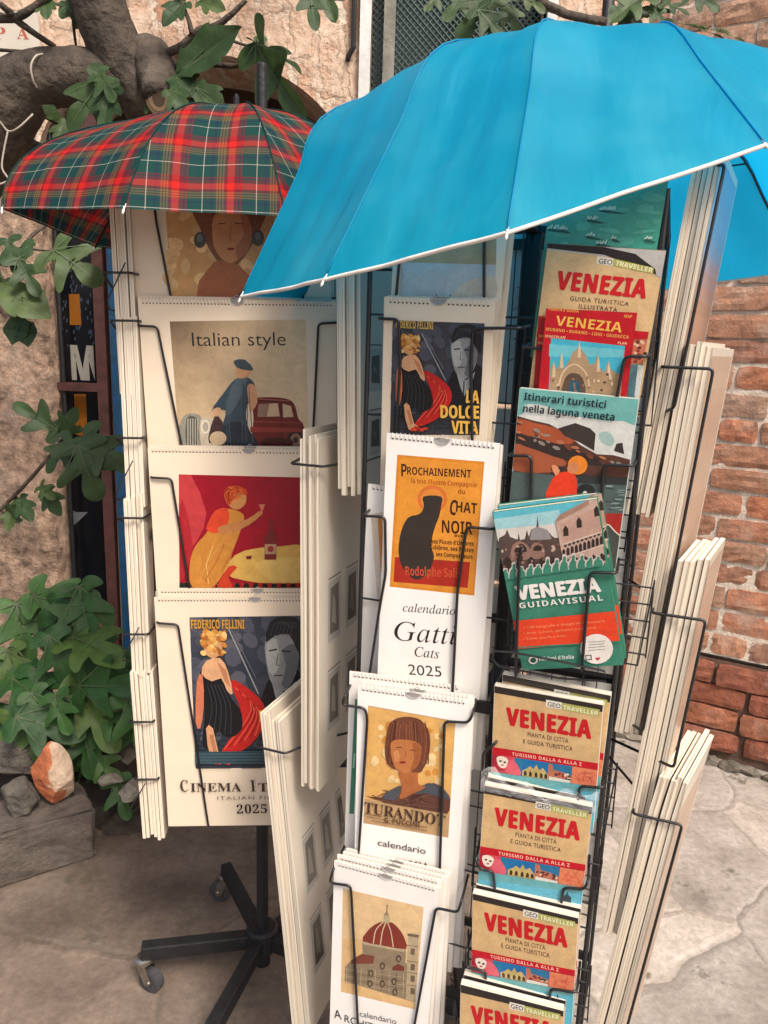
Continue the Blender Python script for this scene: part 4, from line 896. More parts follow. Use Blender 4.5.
# left flank of the left stand
stack(LF, LS, -1, -.172, -.206, -.185, 1.56, .30, .29, -3, 1.0, 4, 'calendar in the topmost edge-on stack left of the golden picture calendar', 'topmost stack on the left flank of the tartan umbrella rack', fan=.4)
stack(LF, LS, -1, -.166, -.198, -.187, 1.376, .30, .29, -3, .5, 4, 'calendar in the edge-on stack left of the vintage car calendar', 'second stack on the left flank of the tartan umbrella rack', fan=.5)
stack(LF, LS, -1, -.166, -.200, -.189, 1.095, .31, .29, -3, .6, 5, 'calendar in the edge-on stack left of the crimson picture calendar', 'third stack on the left flank of the tartan umbrella rack', fan=.4)
stack(LF, LS, -1, -.160, -.199, -.192, .79, .318, .29, -3, 2.0, 6, 'calendar in the lowest edge-on stack left of the CINEMA calendar', 'lowest stack on the left flank of the tartan umbrella rack', fan=.4)
# wires round the stacks
edge_loop(RF, RS, [(.17, -.06, 1.57), (.224, -.162, 1.545), (.202, -.162, 1.29), (.17, -.10, 1.27)])
for ai, ao, z, zb_, lean in ((.190, .238, 1.335, .89, 3.7), (.210, .264, 1.045, .85, 4.2), (.215, .268, .775, .35, 6.2)):
    k = math.tan(math.radians(lean)); b = -.162
    P_ = [(.17, -.03, z), (ai-.004, -.10, z), (ai-.006, b, z), (ao, b, z), (ao-k*(z-zb_), b, zb_), (.17, -.10, zb_-.01)]
    edge_loop(RF, RS, P_)
for ai, ao, z, zb_, lean in ((-.232, -.281, 1.185, .72, .9), (-.286, -.340, .745, .27, 6.2), (-.184, -.232, 1.44, 1.17, 1.8)):
    k = math.tan(math.radians(lean)); b = -.165
    edge_loop(RF, RS, [(-.17, -.02, z+.005), (ai+.03, b+.05, z+.004), (ai, b, z), (ao, b, z), (ao-.003, b+.06, z+.004), (ao+k*(z-zb_), .05, zb_), (-.17, .0, zb_)])
for z, a in ((1.44, -.214), (1.37, -.206), (1.19, -.206), (1.06, -.208), (.86, -.207), (.70, -.203), (.59, -.198)):
    edge_loop(LF, LS, [(-.16, -.12, z), (a+.042, -.199, z+.001), (a, -.199, z), (a-.003, -.12, z-.03), (-.16, -.02, z-.03)])
for z in (1.40, 1.10, .82, .53):
    edge_loop(LF, LS, [(-.178, -.203, z+.055), (-.208, -.200, z), (-.210, -.19, z-.012), (-.20, -.15, z-.02)], .0011)
# calendars on the far side, seen from behind through the gaps
for k, (a, z) in enumerate(((-.075, 1.56), (.085, 1.56), (-.075, 1.25), (.085, 1.25), (-.075, .94), (.085, .94), (-.075, .66), (.085, .66))):
    m_ = slab(.15, .30, .012, rnd((.50, .49, .47, 1), .08), thumbs(-1)); o = m_.build('slim_calendar', [PAGES, PRINT])
    R = Matrix.Identity(4); X = RF.r; Y = RF.d
    p = RF.P(a-.075, .182, z-.30)
    for i in range(3): R[i][0] = X[i]; R[i][1] = Y[i]; R[i][3] = p[i]
    o.matrix_world = R; tag(o, 'slim calendar on the far side, its grey back glimpsed through the rack wires', 'calendar', 'calendars on the far side glimpsed through the wire')
# ================================================================== UMBRELLAS
def canopy_mat_blue():
    m, t, p = nt('blue_nylon'); N = t.nodes; L = t.links
    tc = N.new('ShaderNodeTexCoord'); uv = N.new('ShaderNodeUVMap'); uv.uv_map = 'uv'
    mp = N.new('ShaderNodeMapping'); mp.inputs['Scale'].default_value = (8.0, 2.6, 1); L.new(uv.outputs[0], mp.inputs['Vector'])
    n = N.new('ShaderNodeTexNoise'); n.inputs['Scale'].default_value = 3.0; n.inputs['Detail'].default_value = 3; n.inputs['Distortion'].default_value = .5; L.new(mp.outputs[0], n.inputs['Vector'])
    n3 = N.new('ShaderNodeTexNoise'); n3.inputs['Scale'].default_value = 9; n3.inputs['Detail'].default_value = 6; L.new(tc.outputs['Object'], n3.inputs['Vector'])
    r = ramp(N, [(.30, (.004, .35, .53, 1)), (.5, (.010, .41, .60, 1)), (.75, (.05, .50, .68, 1))]); L.new(n3.outputs['Fac'], r.inputs[0])
    L.new(r.outputs[0], p.inputs['Base Color']); p.inputs['Roughness'].default_value = .42; p.inputs['Specular IOR Level'].default_value = .28
    ad = N.new('ShaderNodeMath'); ad.operation = 'MULTIPLY_ADD'; ad.inputs[1].default_value = .35; L.new(n3.outputs['Fac'], ad.inputs[0]); L.new(n.outputs['Fac'], ad.inputs[2])
    b = N.new('ShaderNodeBump'); b.inputs['Strength'].default_value = .3; b.inputs['Distance'].default_value = .012; L.new(ad.outputs[0], b.inputs['Height']); L.new(b.outputs[0], p.inputs['Normal'])
    tr = N.new('ShaderNodeBsdfTranslucent'); tr.inputs['Color'].default_value = (.006, .46, .86, 1)
    mx = N.new('ShaderNodeMixShader'); mx.inputs[0].default_value = .55
    L.new(p.outputs[0], mx.inputs[1]); L.new(tr.outputs[0], mx.inputs[2]); L.new(mx.outputs[0], t.nodes['Material Output'].inputs['Surface'])
    return m
def canopy_mat_tartan():
    m, t, p = nt('tartan_cloth'); N = t.nodes; L = t.links
    uv = N.new('ShaderNodeUVMap'); uv.uv_map = 'uv'; sp = N.new('ShaderNodeSeparateXYZ'); L.new(uv.outputs[0], sp.inputs[0])
    red = (.54, .016, .012, 1); mar = (.15, .012, .018, 1); grn = (.008, .050, .046, 1); nav = (.012, .028, .06, 1); whi = (.52, .49, .43, 1); oli = (.16, .11, .05, 1); blk = (.012, .014, .016, 1)
    st = [(0, grn), (.17, grn), (.198, whi), (.211, grn), (.34, nav), (.40, grn), (.46, oli), (.49, blk), (.505, oli), (.545, blk), (.56, oli), (.595, mar), (.655, red), (.76, red), (.785, mar), (.865, nav), (.885, mar), (.93, grn)]
    outs = []
    for i, (ax, per, ph) in enumerate((('X', .074, .30), ('Y', .076, .16))):
        a = N.new('ShaderNodeMath'); a.operation = 'MULTIPLY_ADD'; a.inputs[1].default_value = 1/per; a.inputs[2].default_value = ph; L.new(sp.outputs[ax], a.inputs[0])
        f = N.new('ShaderNodeMath'); f.operation = 'FRACT'; L.new(a.outputs[0], f.inputs[0])
        r = ramp(N, st, 'CONSTANT'); L.new(f.outputs[0], r.inputs[0]); outs.append(r)
    tc = N.new('ShaderNodeTexCoord')
    w = N.new('ShaderNodeTexNoise'); w.inputs['Scale'].default_value = 4; w.inputs['Detail'].default_value = 3; L.new(tc.outputs['Object'], w.inputs['Vector'])
    mx = N.new('ShaderNodeMixRGB'); mx.inputs[0].default_value = .5; L.new(outs[0].outputs[0], mx.inputs[1]); L.new(outs[1].outputs[0], mx.inputs[2])
    L.new(mx.outputs[0], p.inputs['Base Color']); p.inputs['Roughness'].default_value = .75; p.inputs['Specular IOR Level'].default_value = .15
    b = N.new('ShaderNodeBump'); b.inputs['Strength'].default_value = .4; b.inputs['Distance'].default_value = .02; L.new(w.outputs['Fac'], b.inputs['Height']); L.new(b.outputs[0], p.inputs['Normal'])
    tr = N.new('ShaderNodeBsdfTranslucent'); L.new(mx.outputs[0], tr.inputs['Color'])
    ms = N.new('ShaderNodeMixShader'); ms.inputs[0].default_value = .25; L.new(p.outputs[0], ms.inputs[1]); L.new(tr.outputs[0], ms.inputs[2]); L.new(ms.outputs[0], t.nodes['Material Output'].inputs['Surface'])
    return m
TRIM = mat('cream_tape', (.72, .68, .62, 1), .7, noise=.1)
RIB = mat('umbrella_steel', (.03, .03, .034, 1), .35, .6)
TIPM = mat('white_plastic_tip', (.75, .73, .70, 1), .4)
def umbrella(name, label, apex, tips, mids, cmat, sag, trim, shaft_to, fold=.0, bent=False):
    """ribs run apex -> mid -> tip; a cloth panel hangs between each two ribs"""
    root = empty(name, loc=apex); tag(root, label, 'umbrella'); A = np.array(apex, float); n = len(tips)
    T = [np.array(t_, float)-A for t_ in tips]; M = [np.array(q, float)-A for q in mids]
    def rib(k, t):
        if bent:                                             # tight over the spreader joint, straight to the tip
            f = lambda q: M[k]*(q/.45) if q < .45 else M[k]+(T[k]-M[k])*((q-.45)/.55)
            a_, b_ = .45-.20, .45+.20
            if a_ < t < b_:
                w_ = (t-a_)/(b_-a_); p_ = f(a_)*(1-w_)**2+2*w_*(1-w_)*(M[k]*1.0)+f(b_)*w_*w_; return p_+(M[k]-(f(a_)*.25+M[k]*.5+f(b_)*.25))*(4*w_*(1-w_))**2*.8
            return f(t)
        c = 2*M[k]-.5*T[k]; return 2*t*(1-t)*c+t*t*T[k]        # quadratic through the middle point
    cv = MB(); NU, NV = 14, 20; uvs = []
    tr = MB(); rims = []
    for k in range(n):
        k2 = (k+1) % n; base = len(cv.v); pts = np.zeros((NV+1, NU+1, 3))
        cen = [(rib(k, j/NV)+rib(k2, j/NV))/2 for j in range(NV+1)]
        vl = [0.0]
        for j in range(1, NV+1): vl.append(vl[-1]+np.linalg.norm(cen[j]-cen[j-1]))
        for j in range(NV+1):
            t = j/NV; a, b = rib(k, t), rib(k2, t); wd = np.linalg.norm(b-a)
            for i in range(NU+1):
                s = i/NU; q = a*(1-s)+b*s; hh = 4*s*(1-s)
                inward = -(cen[j]*np.array([1, 1, 0])); L_ = np.linalg.norm(inward)+1e-9
                q = q+(inward/L_*sag*hh*t*.7+np.array([0, 0, -.45*sag*hh*t]))*(1-t**5)+inward/L_*sag*.25*hh*t**5
                q = q+(np.array([0, 0, 1])*.0030*math.sin(9*s+k*2.1+6*t)*hh*t*(1+fold)+inward/L_*.003*math.sin(23*s+5*t+k)*hh*t*t*(1+fold))*(1-t**6*.85)
                pts[j, i] = q; uvs.append(((s-.5)*wd, vl[-1]-vl[j]))
                cv.v.append(tuple(q))
        for j in range(NV):
            for i in range(NU):
                a0 = base+j*(NU+1)+i; cv.f.append((a0, a0+1, a0+NU+2, a0+NU+1)); cv.mi.append(0); cv.c.append([None]*4)
        rims.append([pts[NV, i] for i in range(NU+1)])
    cv.uv = uvs; c = cv.build('canopy', cmat, root, smooth=True)
    if trim:
        for rm in rims:
            P = rm
            for i in range(len(P)-1): tr.tube([P[i], P[i+1]], trim, 6, cap=False)
        tr.build('rim_tape', TRIM, c, smooth=True)
    for k in range(n):
        q = MB(); q.tube([rib(k, t)+np.array([0, 0, -.006])*(1 if t < .98 else .3) for t in np.linspace(.03, 1, 14)], .0020, 6)
        st = rib(k, .5)+np.array([0, 0, -.006]); q.tube([np.array([0, 0, -.17]), st], .0016, 6)
        rb = q.build('rib', RIB, root, smooth=True)
        sm = MB(); sm.tube([rib(k, t)+np.array([0, 0, .0012]) for t in np.linspace(.02, .995, 26)], .0011, 5); sm.build('seam', cmat, rb, smooth=True)
        d = rib(k, 1)-rib(k, .94); d /= np.linalg.norm(d); e = rib(k, 1)
        w = MB(); w.tube([e-d*.008, e, e+d*.006, e+d*.009], [.0013, .0015, .0017, .0007], 8); w.build('tip', TIPM, rb, smooth=True)
    s_ = MB(); s_.tube([np.array([0, 0, .035]), np.array([0, 0, .03]), np.array([0, 0, -.02]), np.array(shaft_to)-A], [.002, .005, .006, .006], 10); s_.build('shaft', RIB, root)
    q = MB(); q.tube([(0, 0, .004), (0, 0, .010)], [.022, .016], 14); q.build('crown_cap', cmat if False else RIB, root)
    return root
V0 = at(241, 297, 1.06); V1 = at(324, 280, .92); V2 = at(507, 233, .80); V3 = at(766, 145, .85)
AP = np.array([.31, 1.23, 1.765])
V4 = np.array([.86, 1.10, 1.50]); V5 = at(802, 270.2, 1.52); V6 = at(600, 299, 1.76); V7 = np.array([-.02, 1.60, 1.43])
mids = [at(329, 107, 1.12), at(440, 41, 1.04), at(541, 17, 1.0), at(668, 20, 1.02), at(808, 52, 1.14)]
for v in (V5, V6, V7): mids.append(AP*.42+v*.58+np.array([0, 0, .075]))
BU = umbrella('umbrella', 'bright blue umbrella with cream rim tape over the right rack', AP, [V0, V1, V2, V3, V4, V5, V6, V7], mids, canopy_mat_blue(), .010, .0023, RF.P(0, 0, 1.58), fold=.8, bent=True)
T0 = at(2, 209, 1.20); T1 = at(124, 208.5, 1.07); T2 = at(285, 216, 1.13); T7 = at(95, 247, 1.60)
TA = np.array([-.265, 1.36, 1.705])
T3 = np.array([.05, 1.30, 1.495]); T4 = np.array([.09, 1.45, 1.50]); T5 = np.array([-.08, 1.70, 1.505]); T6 = np.array([-.36, 1.76, 1.51])
mids = [at(62, 136, 1.29), at(174, 112, 1.20), at(257, 113, 1.22), at(326, 132, 1.32)]
for v in (T4, T5, T6, T7): mids.append(TA*.45+v*.55+np.array([0, 0, .055]))
TU = umbrella('umbrella', 'red and green tartan umbrella over the left rack', TA, [T0, T1, T2, T3, T4, T5, T6, T7], mids, canopy_mat_tartan(), .007, 0, LF.P(-.02, -.03, 1.50))
# ================================================================== THE COURTYARD
def ground_mat():
    m, t, p = nt('worn_paving'); N = t.nodes; L = t.links
    g = N.new('ShaderNodeNewGeometry')
    nz = N.new('ShaderNodeTexNoise'); nz.inputs['Scale'].default_value = 6; nz.inputs['Detail'].default_value = 8; L.new(g.outputs['Position'], nz.inputs['Vector'])
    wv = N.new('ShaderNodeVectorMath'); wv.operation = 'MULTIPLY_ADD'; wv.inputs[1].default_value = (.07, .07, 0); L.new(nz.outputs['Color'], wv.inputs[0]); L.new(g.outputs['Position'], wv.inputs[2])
    fl = N.new('ShaderNodeVectorMath'); fl.operation = 'MULTIPLY'; fl.inputs[1].default_value = (1, 1, 0); L.new(wv.outputs[0], fl.inputs[0])
    vo = N.new('ShaderNodeTexVoronoi'); vo.feature = 'DISTANCE_TO_EDGE'; vo.inputs['Scale'].default_value = 1.7; L.new(fl.outputs[0], vo.inputs['Vector'])
    vc = N.new('ShaderNodeTexVoronoi'); vc.inputs['Scale'].default_value = 1.7; L.new(fl.outputs[0], vc.inputs['Vector'])
    big = N.new('ShaderNodeTexNoise'); big.inputs['Scale'].default_value = 5; big.inputs['Detail'].default_value = 9; big.inputs['Roughness'].default_value = .62; L.new(g.outputs['Position'], big.inputs['Vector'])
    fine = N.new('ShaderNodeTexNoise'); fine.inputs['Scale'].default_value = 55; fine.inputs['Detail'].default_value = 8; fine.inputs['Roughness'].default_value = .7; L.new(g.outputs['Position'], fine.inputs['Vector'])
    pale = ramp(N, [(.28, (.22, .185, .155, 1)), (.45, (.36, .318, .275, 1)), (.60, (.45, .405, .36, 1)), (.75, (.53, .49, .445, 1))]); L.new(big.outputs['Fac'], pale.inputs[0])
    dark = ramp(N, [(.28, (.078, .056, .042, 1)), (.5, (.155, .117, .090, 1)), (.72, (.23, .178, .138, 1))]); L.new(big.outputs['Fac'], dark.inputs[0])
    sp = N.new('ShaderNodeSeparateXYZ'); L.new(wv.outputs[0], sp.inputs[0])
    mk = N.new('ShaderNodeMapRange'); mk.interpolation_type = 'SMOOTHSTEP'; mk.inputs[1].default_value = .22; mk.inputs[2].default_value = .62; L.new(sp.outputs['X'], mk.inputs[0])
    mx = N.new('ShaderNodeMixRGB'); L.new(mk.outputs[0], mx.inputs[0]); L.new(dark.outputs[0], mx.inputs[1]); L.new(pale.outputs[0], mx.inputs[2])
    # every stone a little different
    bw = N.new('ShaderNodeSeparateXYZ'); L.new(vc.outputs['Color'], bw.inputs[0])
    mr = N.new('ShaderNodeMapRange'); mr.inputs[3].default_value = .80; mr.inputs[4].default_value = 1.12; L.new(bw.outputs['X'], mr.inputs[0])
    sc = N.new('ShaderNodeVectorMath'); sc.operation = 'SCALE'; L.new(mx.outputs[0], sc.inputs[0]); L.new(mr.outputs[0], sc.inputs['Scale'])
    fr = N.new('ShaderNodeMapRange'); fr.inputs[1].default_value = .3; fr.inputs[2].default_value = .7; fr.inputs[3].default_value = .70; fr.inputs[4].default_value = 1.25; L.new(fine.outputs['Fac'], fr.inputs[0])
    sc2 = N.new('ShaderNodeVectorMath'); sc2.operation = 'SCALE'; L.new(sc.outputs[0], sc2.inputs[0]); L.new(fr.outputs[0], sc2.inputs['Scale'])
    # soil and moss in the joints and in patches
    jt = N.new('ShaderNodeMath'); jt.operation = 'MULTIPLY_ADD'; jt.inputs[1].default_value = .05; jt.inputs[2].default_value = -.028; L.new(big.outputs['Fac'], jt.inputs[0])
    ja = N.new('ShaderNodeMath'); ja.operation = 'SUBTRACT'; L.new(vo.outputs[0], ja.inputs[0]); L.new(jt.outputs[0], ja.inputs[1])
    jr = N.new('ShaderNodeMapRange'); jr.interpolation_type = 'SMOOTHSTEP'; jr.inputs[1].default_value = .000; jr.inputs[2].default_value = .012; jr.inputs[3].default_value = .36; jr.inputs[4].default_value = 0; L.new(ja.outputs[0], jr.inputs[0])
    ms = N.new('ShaderNodeTexNoise'); ms.inputs['Scale'].default_value = 4.3; ms.inputs['Detail'].default_value = 12; ms.inputs['Roughness'].default_value = .72; L.new(g.outputs['Position'], ms.inputs['Vector'])
    mm = N.new('ShaderNodeMapRange'); mm.inputs[1].default_value = .575; mm.inputs[2].default_value = .63; mm.inputs[3].default_value = 0; mm.inputs[4].default_value = .8; L.new(ms.outputs['Fac'], mm.inputs[0])
    mxj = N.new('ShaderNodeMath'); mxj.operation = 'MAXIMUM'; L.new(jr.outputs[0], mxj.inputs[0]); L.new(mm.outputs[0], mxj.inputs[1])
    so = N.new('ShaderNodeMixRGB'); so.inputs[2].default_value = (.085, .072, .05, 1); L.new(mxj.outputs[0], so.inputs[0]); L.new(sc2.outputs[0], so.inputs[1])
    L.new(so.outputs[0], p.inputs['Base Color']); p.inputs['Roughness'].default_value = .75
    h1 = N.new('ShaderNodeMapRange'); h1.inputs[1].default_value = 0; h1.inputs[2].default_value = .018; L.new(vo.outputs[0], h1.inputs[0])
    h2 = N.new('ShaderNodeMath'); h2.operation = 'MULTIPLY_ADD'; h2.inputs[1].default_value = .5; L.new(fine.outputs['Fac'], h2.inputs[0]); L.new(h1.outputs[0], h2.inputs[2])
    h3 = N.new('ShaderNodeMath'); h3.operation = 'MULTIPLY_ADD'; h3.inputs[1].default_value = 1.2; L.new(big.outputs['Fac'], h3.inputs[0]); L.new(h2.outputs[0], h3.inputs[2])
    b = N.new('ShaderNodeBump'); b.inputs['Strength'].default_value = .42; b.inputs['Distance'].default_value = .010; L.new(h3.outputs[0], b.inputs['Height']); L.new(b.outputs[0], p.inputs['Normal'])
    return m
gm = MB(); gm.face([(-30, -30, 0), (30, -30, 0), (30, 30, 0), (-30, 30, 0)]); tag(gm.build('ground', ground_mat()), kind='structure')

def island_mat(name, cols, rough=.8, bump=.6, bscale=40, mott=.25, mscale=14, dist=.01, salt=0):
    m, t, p = nt(name); N = t.nodes; L = t.links; g = N.new('ShaderNodeNewGeometry')
    r = ramp(N, [(i/max(len(cols)-1, 1), c) for i, c in enumerate(cols)]); L.new(g.outputs['Random Per Island'], r.inputs[0])
    n = N.new('ShaderNodeTexNoise'); n.inputs['Scale'].default_value = mscale; n.inputs['Detail'].default_value = 8; n.inputs['Roughness'].default_value = .65; L.new(g.outputs['Position'], n.inputs['Vector'])
    mr = N.new('ShaderNodeMapRange'); mr.inputs[1].default_value = .3; mr.inputs[2].default_value = .7; mr.inputs[3].default_value = 1-mott; mr.inputs[4].default_value = 1+mott; L.new(n.outputs['Fac'], mr.inputs[0])
    sc = N.new('ShaderNodeVectorMath'); sc.operation = 'SCALE'; L.new(r.outputs[0], sc.inputs[0]); L.new(mr.outputs[0], sc.inputs['Scale'])
    if salt:
        ns = N.new('ShaderNodeTexNoise'); ns.inputs['Scale'].default_value = 7; ns.inputs['Detail'].default_value = 10; ns.inputs['Roughness'].default_value = .7; L.new(g.outputs['Position'], ns.inputs['Vector'])
        nr = N.new('ShaderNodeMapRange'); nr.inputs[1].default_value = .50; nr.inputs[2].default_value = .72; nr.inputs[3].default_value = 0; nr.inputs[4].default_value = salt; L.new(ns.outputs['Fac'], nr.inputs[0])
        nm = N.new('ShaderNodeMixRGB'); nm.inputs[2].default_value = (.52, .42, .34, 1); L.new(nr.outputs[0], nm.inputs[0]); L.new(sc.outputs[0], nm.inputs[1])
        nd = N.new('ShaderNodeMapRange'); nd.inputs[1].default_value = .28; nd.inputs[2].default_value = .42; nd.inputs[3].default_value = .55; nd.inputs[4].default_value = 1; L.new(ns.outputs['Fac'], nd.inputs[0])
        n3 = N.new('ShaderNodeVectorMath'); n3.operation = 'SCALE'; L.new(nm.outputs[0], n3.inputs[0]); L.new(nd.outputs[0], n3.inputs['Scale']); L.new(n3.outputs[0], p.inputs['Base Color'])
    else: L.new(sc.outputs[0], p.inputs['Base Color'])
    p.inputs['Roughness'].default_value = rough
    n2 = N.new('ShaderNodeTexNoise'); n2.inputs['Scale'].default_value = bscale; n2.inputs['Detail'].default_value = 9; n2.inputs['Roughness'].default_value = .7; L.new(g.outputs['Position'], n2.inputs['Vector'])
    b = N.new('ShaderNodeBump'); b.inputs['Strength'].default_value = bump; b.inputs['Distance'].default_value = dist; L.new(n2.outputs['Fac'], b.inputs['Height']); L.new(b.outputs[0], p.inputs['Normal'])
    return m
BR_UP = island_mat('old_bricks', [(.34, .145, .080, 1), (.36, .19, .12, 1), (.44, .165, .085, 1), (.32, .185, .125, 1), (.41, .22, .135, 1), (.29, .105, .058, 1), (.35, .215, .15, 1), (.45, .195, .105, 1)], mott=.36, mscale=22, bump=.8, bscale=60, salt=.6)
BR_LO = island_mat('damp_bricks', [(.27, .078, .042, 1), (.32, .11, .06, 1), (.22, .066, .04, 1), (.37, .12, .055, 1), (.25, .105, .065, 1)], mott=.4, mscale=20, bump=.9, bscale=55, salt=.4)
MORT = island_mat('pale_mortar', [(.70, .60, .50, 1), (.70, .60, .50, 1)], mott=.25, mscale=30, bump=.9, bscale=120)
DARKM = island_mat('damp_mortar', [(.15, .088, .062, 1), (.15, .088, .062, 1)], mott=.45, mscale=30, bump=.9, bscale=90)
W0 = on_floor(690, 752); WA = math.radians(30); WR = np.array([math.cos(WA), -math.sin(WA), 0]); WN = np.array([-math.sin(WA), -math.cos(WA), 0])
def wallpt(s, z, o=0.0): return W0+WR*s+WN*o+np.array([0, 0, z])
def brick(mb, s0, s1, z0, z1, mi, out=0.0):
    nx, nz_ = 7, 4; dep = .05; e = .006; off = rng.uniform(-.003, .006)+out; tl = rng.uniform(-.002, .002); V = []
    js = rng.uniform(-.004, .004, 4)
    for j in range(nz_+1):
        for i in range(nx+1):
            u, v = i/nx, j/nz_; s = s0+(s1-s0)*u+(js[0] if u == 0 else js[1] if u == 1 else 0)*(1-.3*v); z = z0+(z1-z0)*v+(js[2]*(1-u)+js[3]*u)*.8
            edge = min(u*nx, (1-u)*nx, v*nz_, (1-v)*nz_)
            o = off+tl*(u-.5)*2+rng.normal()*.0016-(0 if edge >= 1 else .0025+abs(rng.normal())*.0012)
            if edge == 0:
                if u in (0, 1) and v in (0, 1): s += (.003 if u == 0 else -.003); z += (.003 if v == 0 else -.003)
                s += rng.normal()*.0011; z += rng.normal()*.0011
            V.append(wallpt(s, z, o))
    Fc = []
    for j in range(nz_):
        for i in range(nx): a = j*(nx+1)+i; Fc.append((a, a+1, a+nx+2, a+nx+1))
    rim = [i for i in range(nx+1)]+[j*(nx+1)+nx for j in range(1, nz_+1)]+[nz_*(nx+1)+i for i in range(nx-1, -1, -1)]+[j*(nx+1) for j in range(nz_-1, 0, -1)]
    k0 = len(V); V += [V[i]-WN*dep for i in rim]; nR = len(rim)
    for q in range(nR): Fc.append((rim[q], k0+q, k0+(q+1) % nR, rim[(q+1) % nR]))
    mb.add(V, Fc, None, mi)
bw = MB(); z = 0.035; row = 0
while z < 3.3:
    low = z < .34; hgt = rng.uniform(.062, .073)*(1.08 if low else 1); gap = rng.uniform(.007, .010) if low else rng.uniform(.0105, .0140)
    s = -1.1-rng.uniform(0, .2)
    while s < 1.6:
        wd = (1.15 if low else 1)*rng.choice([.11, .20, .24, .26], p=[.36, .28, .28, .08])*rng.uniform(.92, 1.08)
        brick(bw, s, s+wd, z, z+hgt, 1 if low else 0, .005 if low else 0); s += wd+rng.uniform(.009, .014)
    z += hgt+gap; row += 1
    if low and z >= .34: z += .022
WALL_R = bw.build('brick_wall', [BR_UP, BR_LO], smooth=False); tag(WALL_R, 'old brick wall with pale mortar and damp red lower courses on the right', 'wall')
mo = MB()
def wbox(mb, s0, s1, z0, z1, o0, o1, mi=0):
    P = [wallpt(s, z, o) for z in (z0, z1) for s, o in ((s0, o0), (s1, o0), (s1, o1), (s0, o1))]
    mb.add(P, [(0,3,2,1),(4,5,6,7),(0,1,5,4),(1,2,6,5),(2,3,7,6),(3,0,4,7)], None, mi)
n_s, n_z = 90, 110; base = len(mo.v)                       # mortar bed, lumpy
for j in range(n_z+1):
    for i in range(n_s+1):
        zz = .368+3.0*j/n_z; mo.v.append(tuple(wallpt(-1.3+3.0*i/n_s, zz, -.007+rng.normal()*.0012)))
for j in range(n_z):
    for i in range(n_s):
        a = base+j*(n_s+1)+i; mo.f.append((a, a+1, a+n_s+2, a+n_s+1)); mo.mi.append(0); mo.c.append([None]*4)
wbox(mo, -1.3, 1.7, 0, .352, -.03, -.010, 1); wbox(mo, -1.3, 1.7, 0, 3.36, -.25, -.05, 0)
mo.build('mortar', [MORT, DARKM], WALL_R)
# rough footing stones along the wall
STONE = island_mat('grey_rubble', [(.16, .13, .105, 1), (.24, .20, .16, 1), (.12, .105, .08, 1), (.30, .26, .21, 1)], mott=.4, mscale=30, bump=1, bscale=50)
def rock(mb, c, rx, ry, rz, rot=0, seed=0, mi=0, rough=.18):
    r_ = np.random.default_rng(seed); bm = bmesh.new(); bmesh.ops.create_icosphere(bm, subdivisions=4, radius=1)
    pl = r_.normal(size=(16, 3)); pl /= np.linalg.norm(pl, axis=1)[:, None]; dd = r_.uniform(.58, .85, 16); ph = r_.uniform(0, 6, 6)
    V = []
    for v in bm.verts:
        p = np.array(v.co)
        for n_, d_ in zip(pl, dd):
            q = p @ n_
            if q > d_: p = p-n_*(q-d_)*.98
        p = p*(1+rough*.25*(math.sin(5*p[0]+ph[0])*math.sin(6*p[1]+ph[1])+.6*math.sin(13*p[2]+ph[2]+5*p[0])))
        x, y = p[0]*rx, p[1]*ry; V.append((c[0]+x*math.cos(rot)-y*math.sin(rot), c[1]+x*math.sin(rot)+y*math.cos(rot), c[2]+p[2]*rz))
    mb.add(V, [tuple(v.index for v in f.verts) for f in bm.faces], None, mi); bm.free()
ft = MB()
for k in range(26):
    s = -.55+k*.062+rng.uniform(-.01, .01); c = wallpt(s, .008, .028+rng.uniform(-.012, .02)); rock(ft, c, rng.uniform(.025, .05), rng.uniform(.018, .035), rng.uniform(.018, .034), -WA, 50+k)
tag(ft.build('footing_stones', STONE), kind='structure')

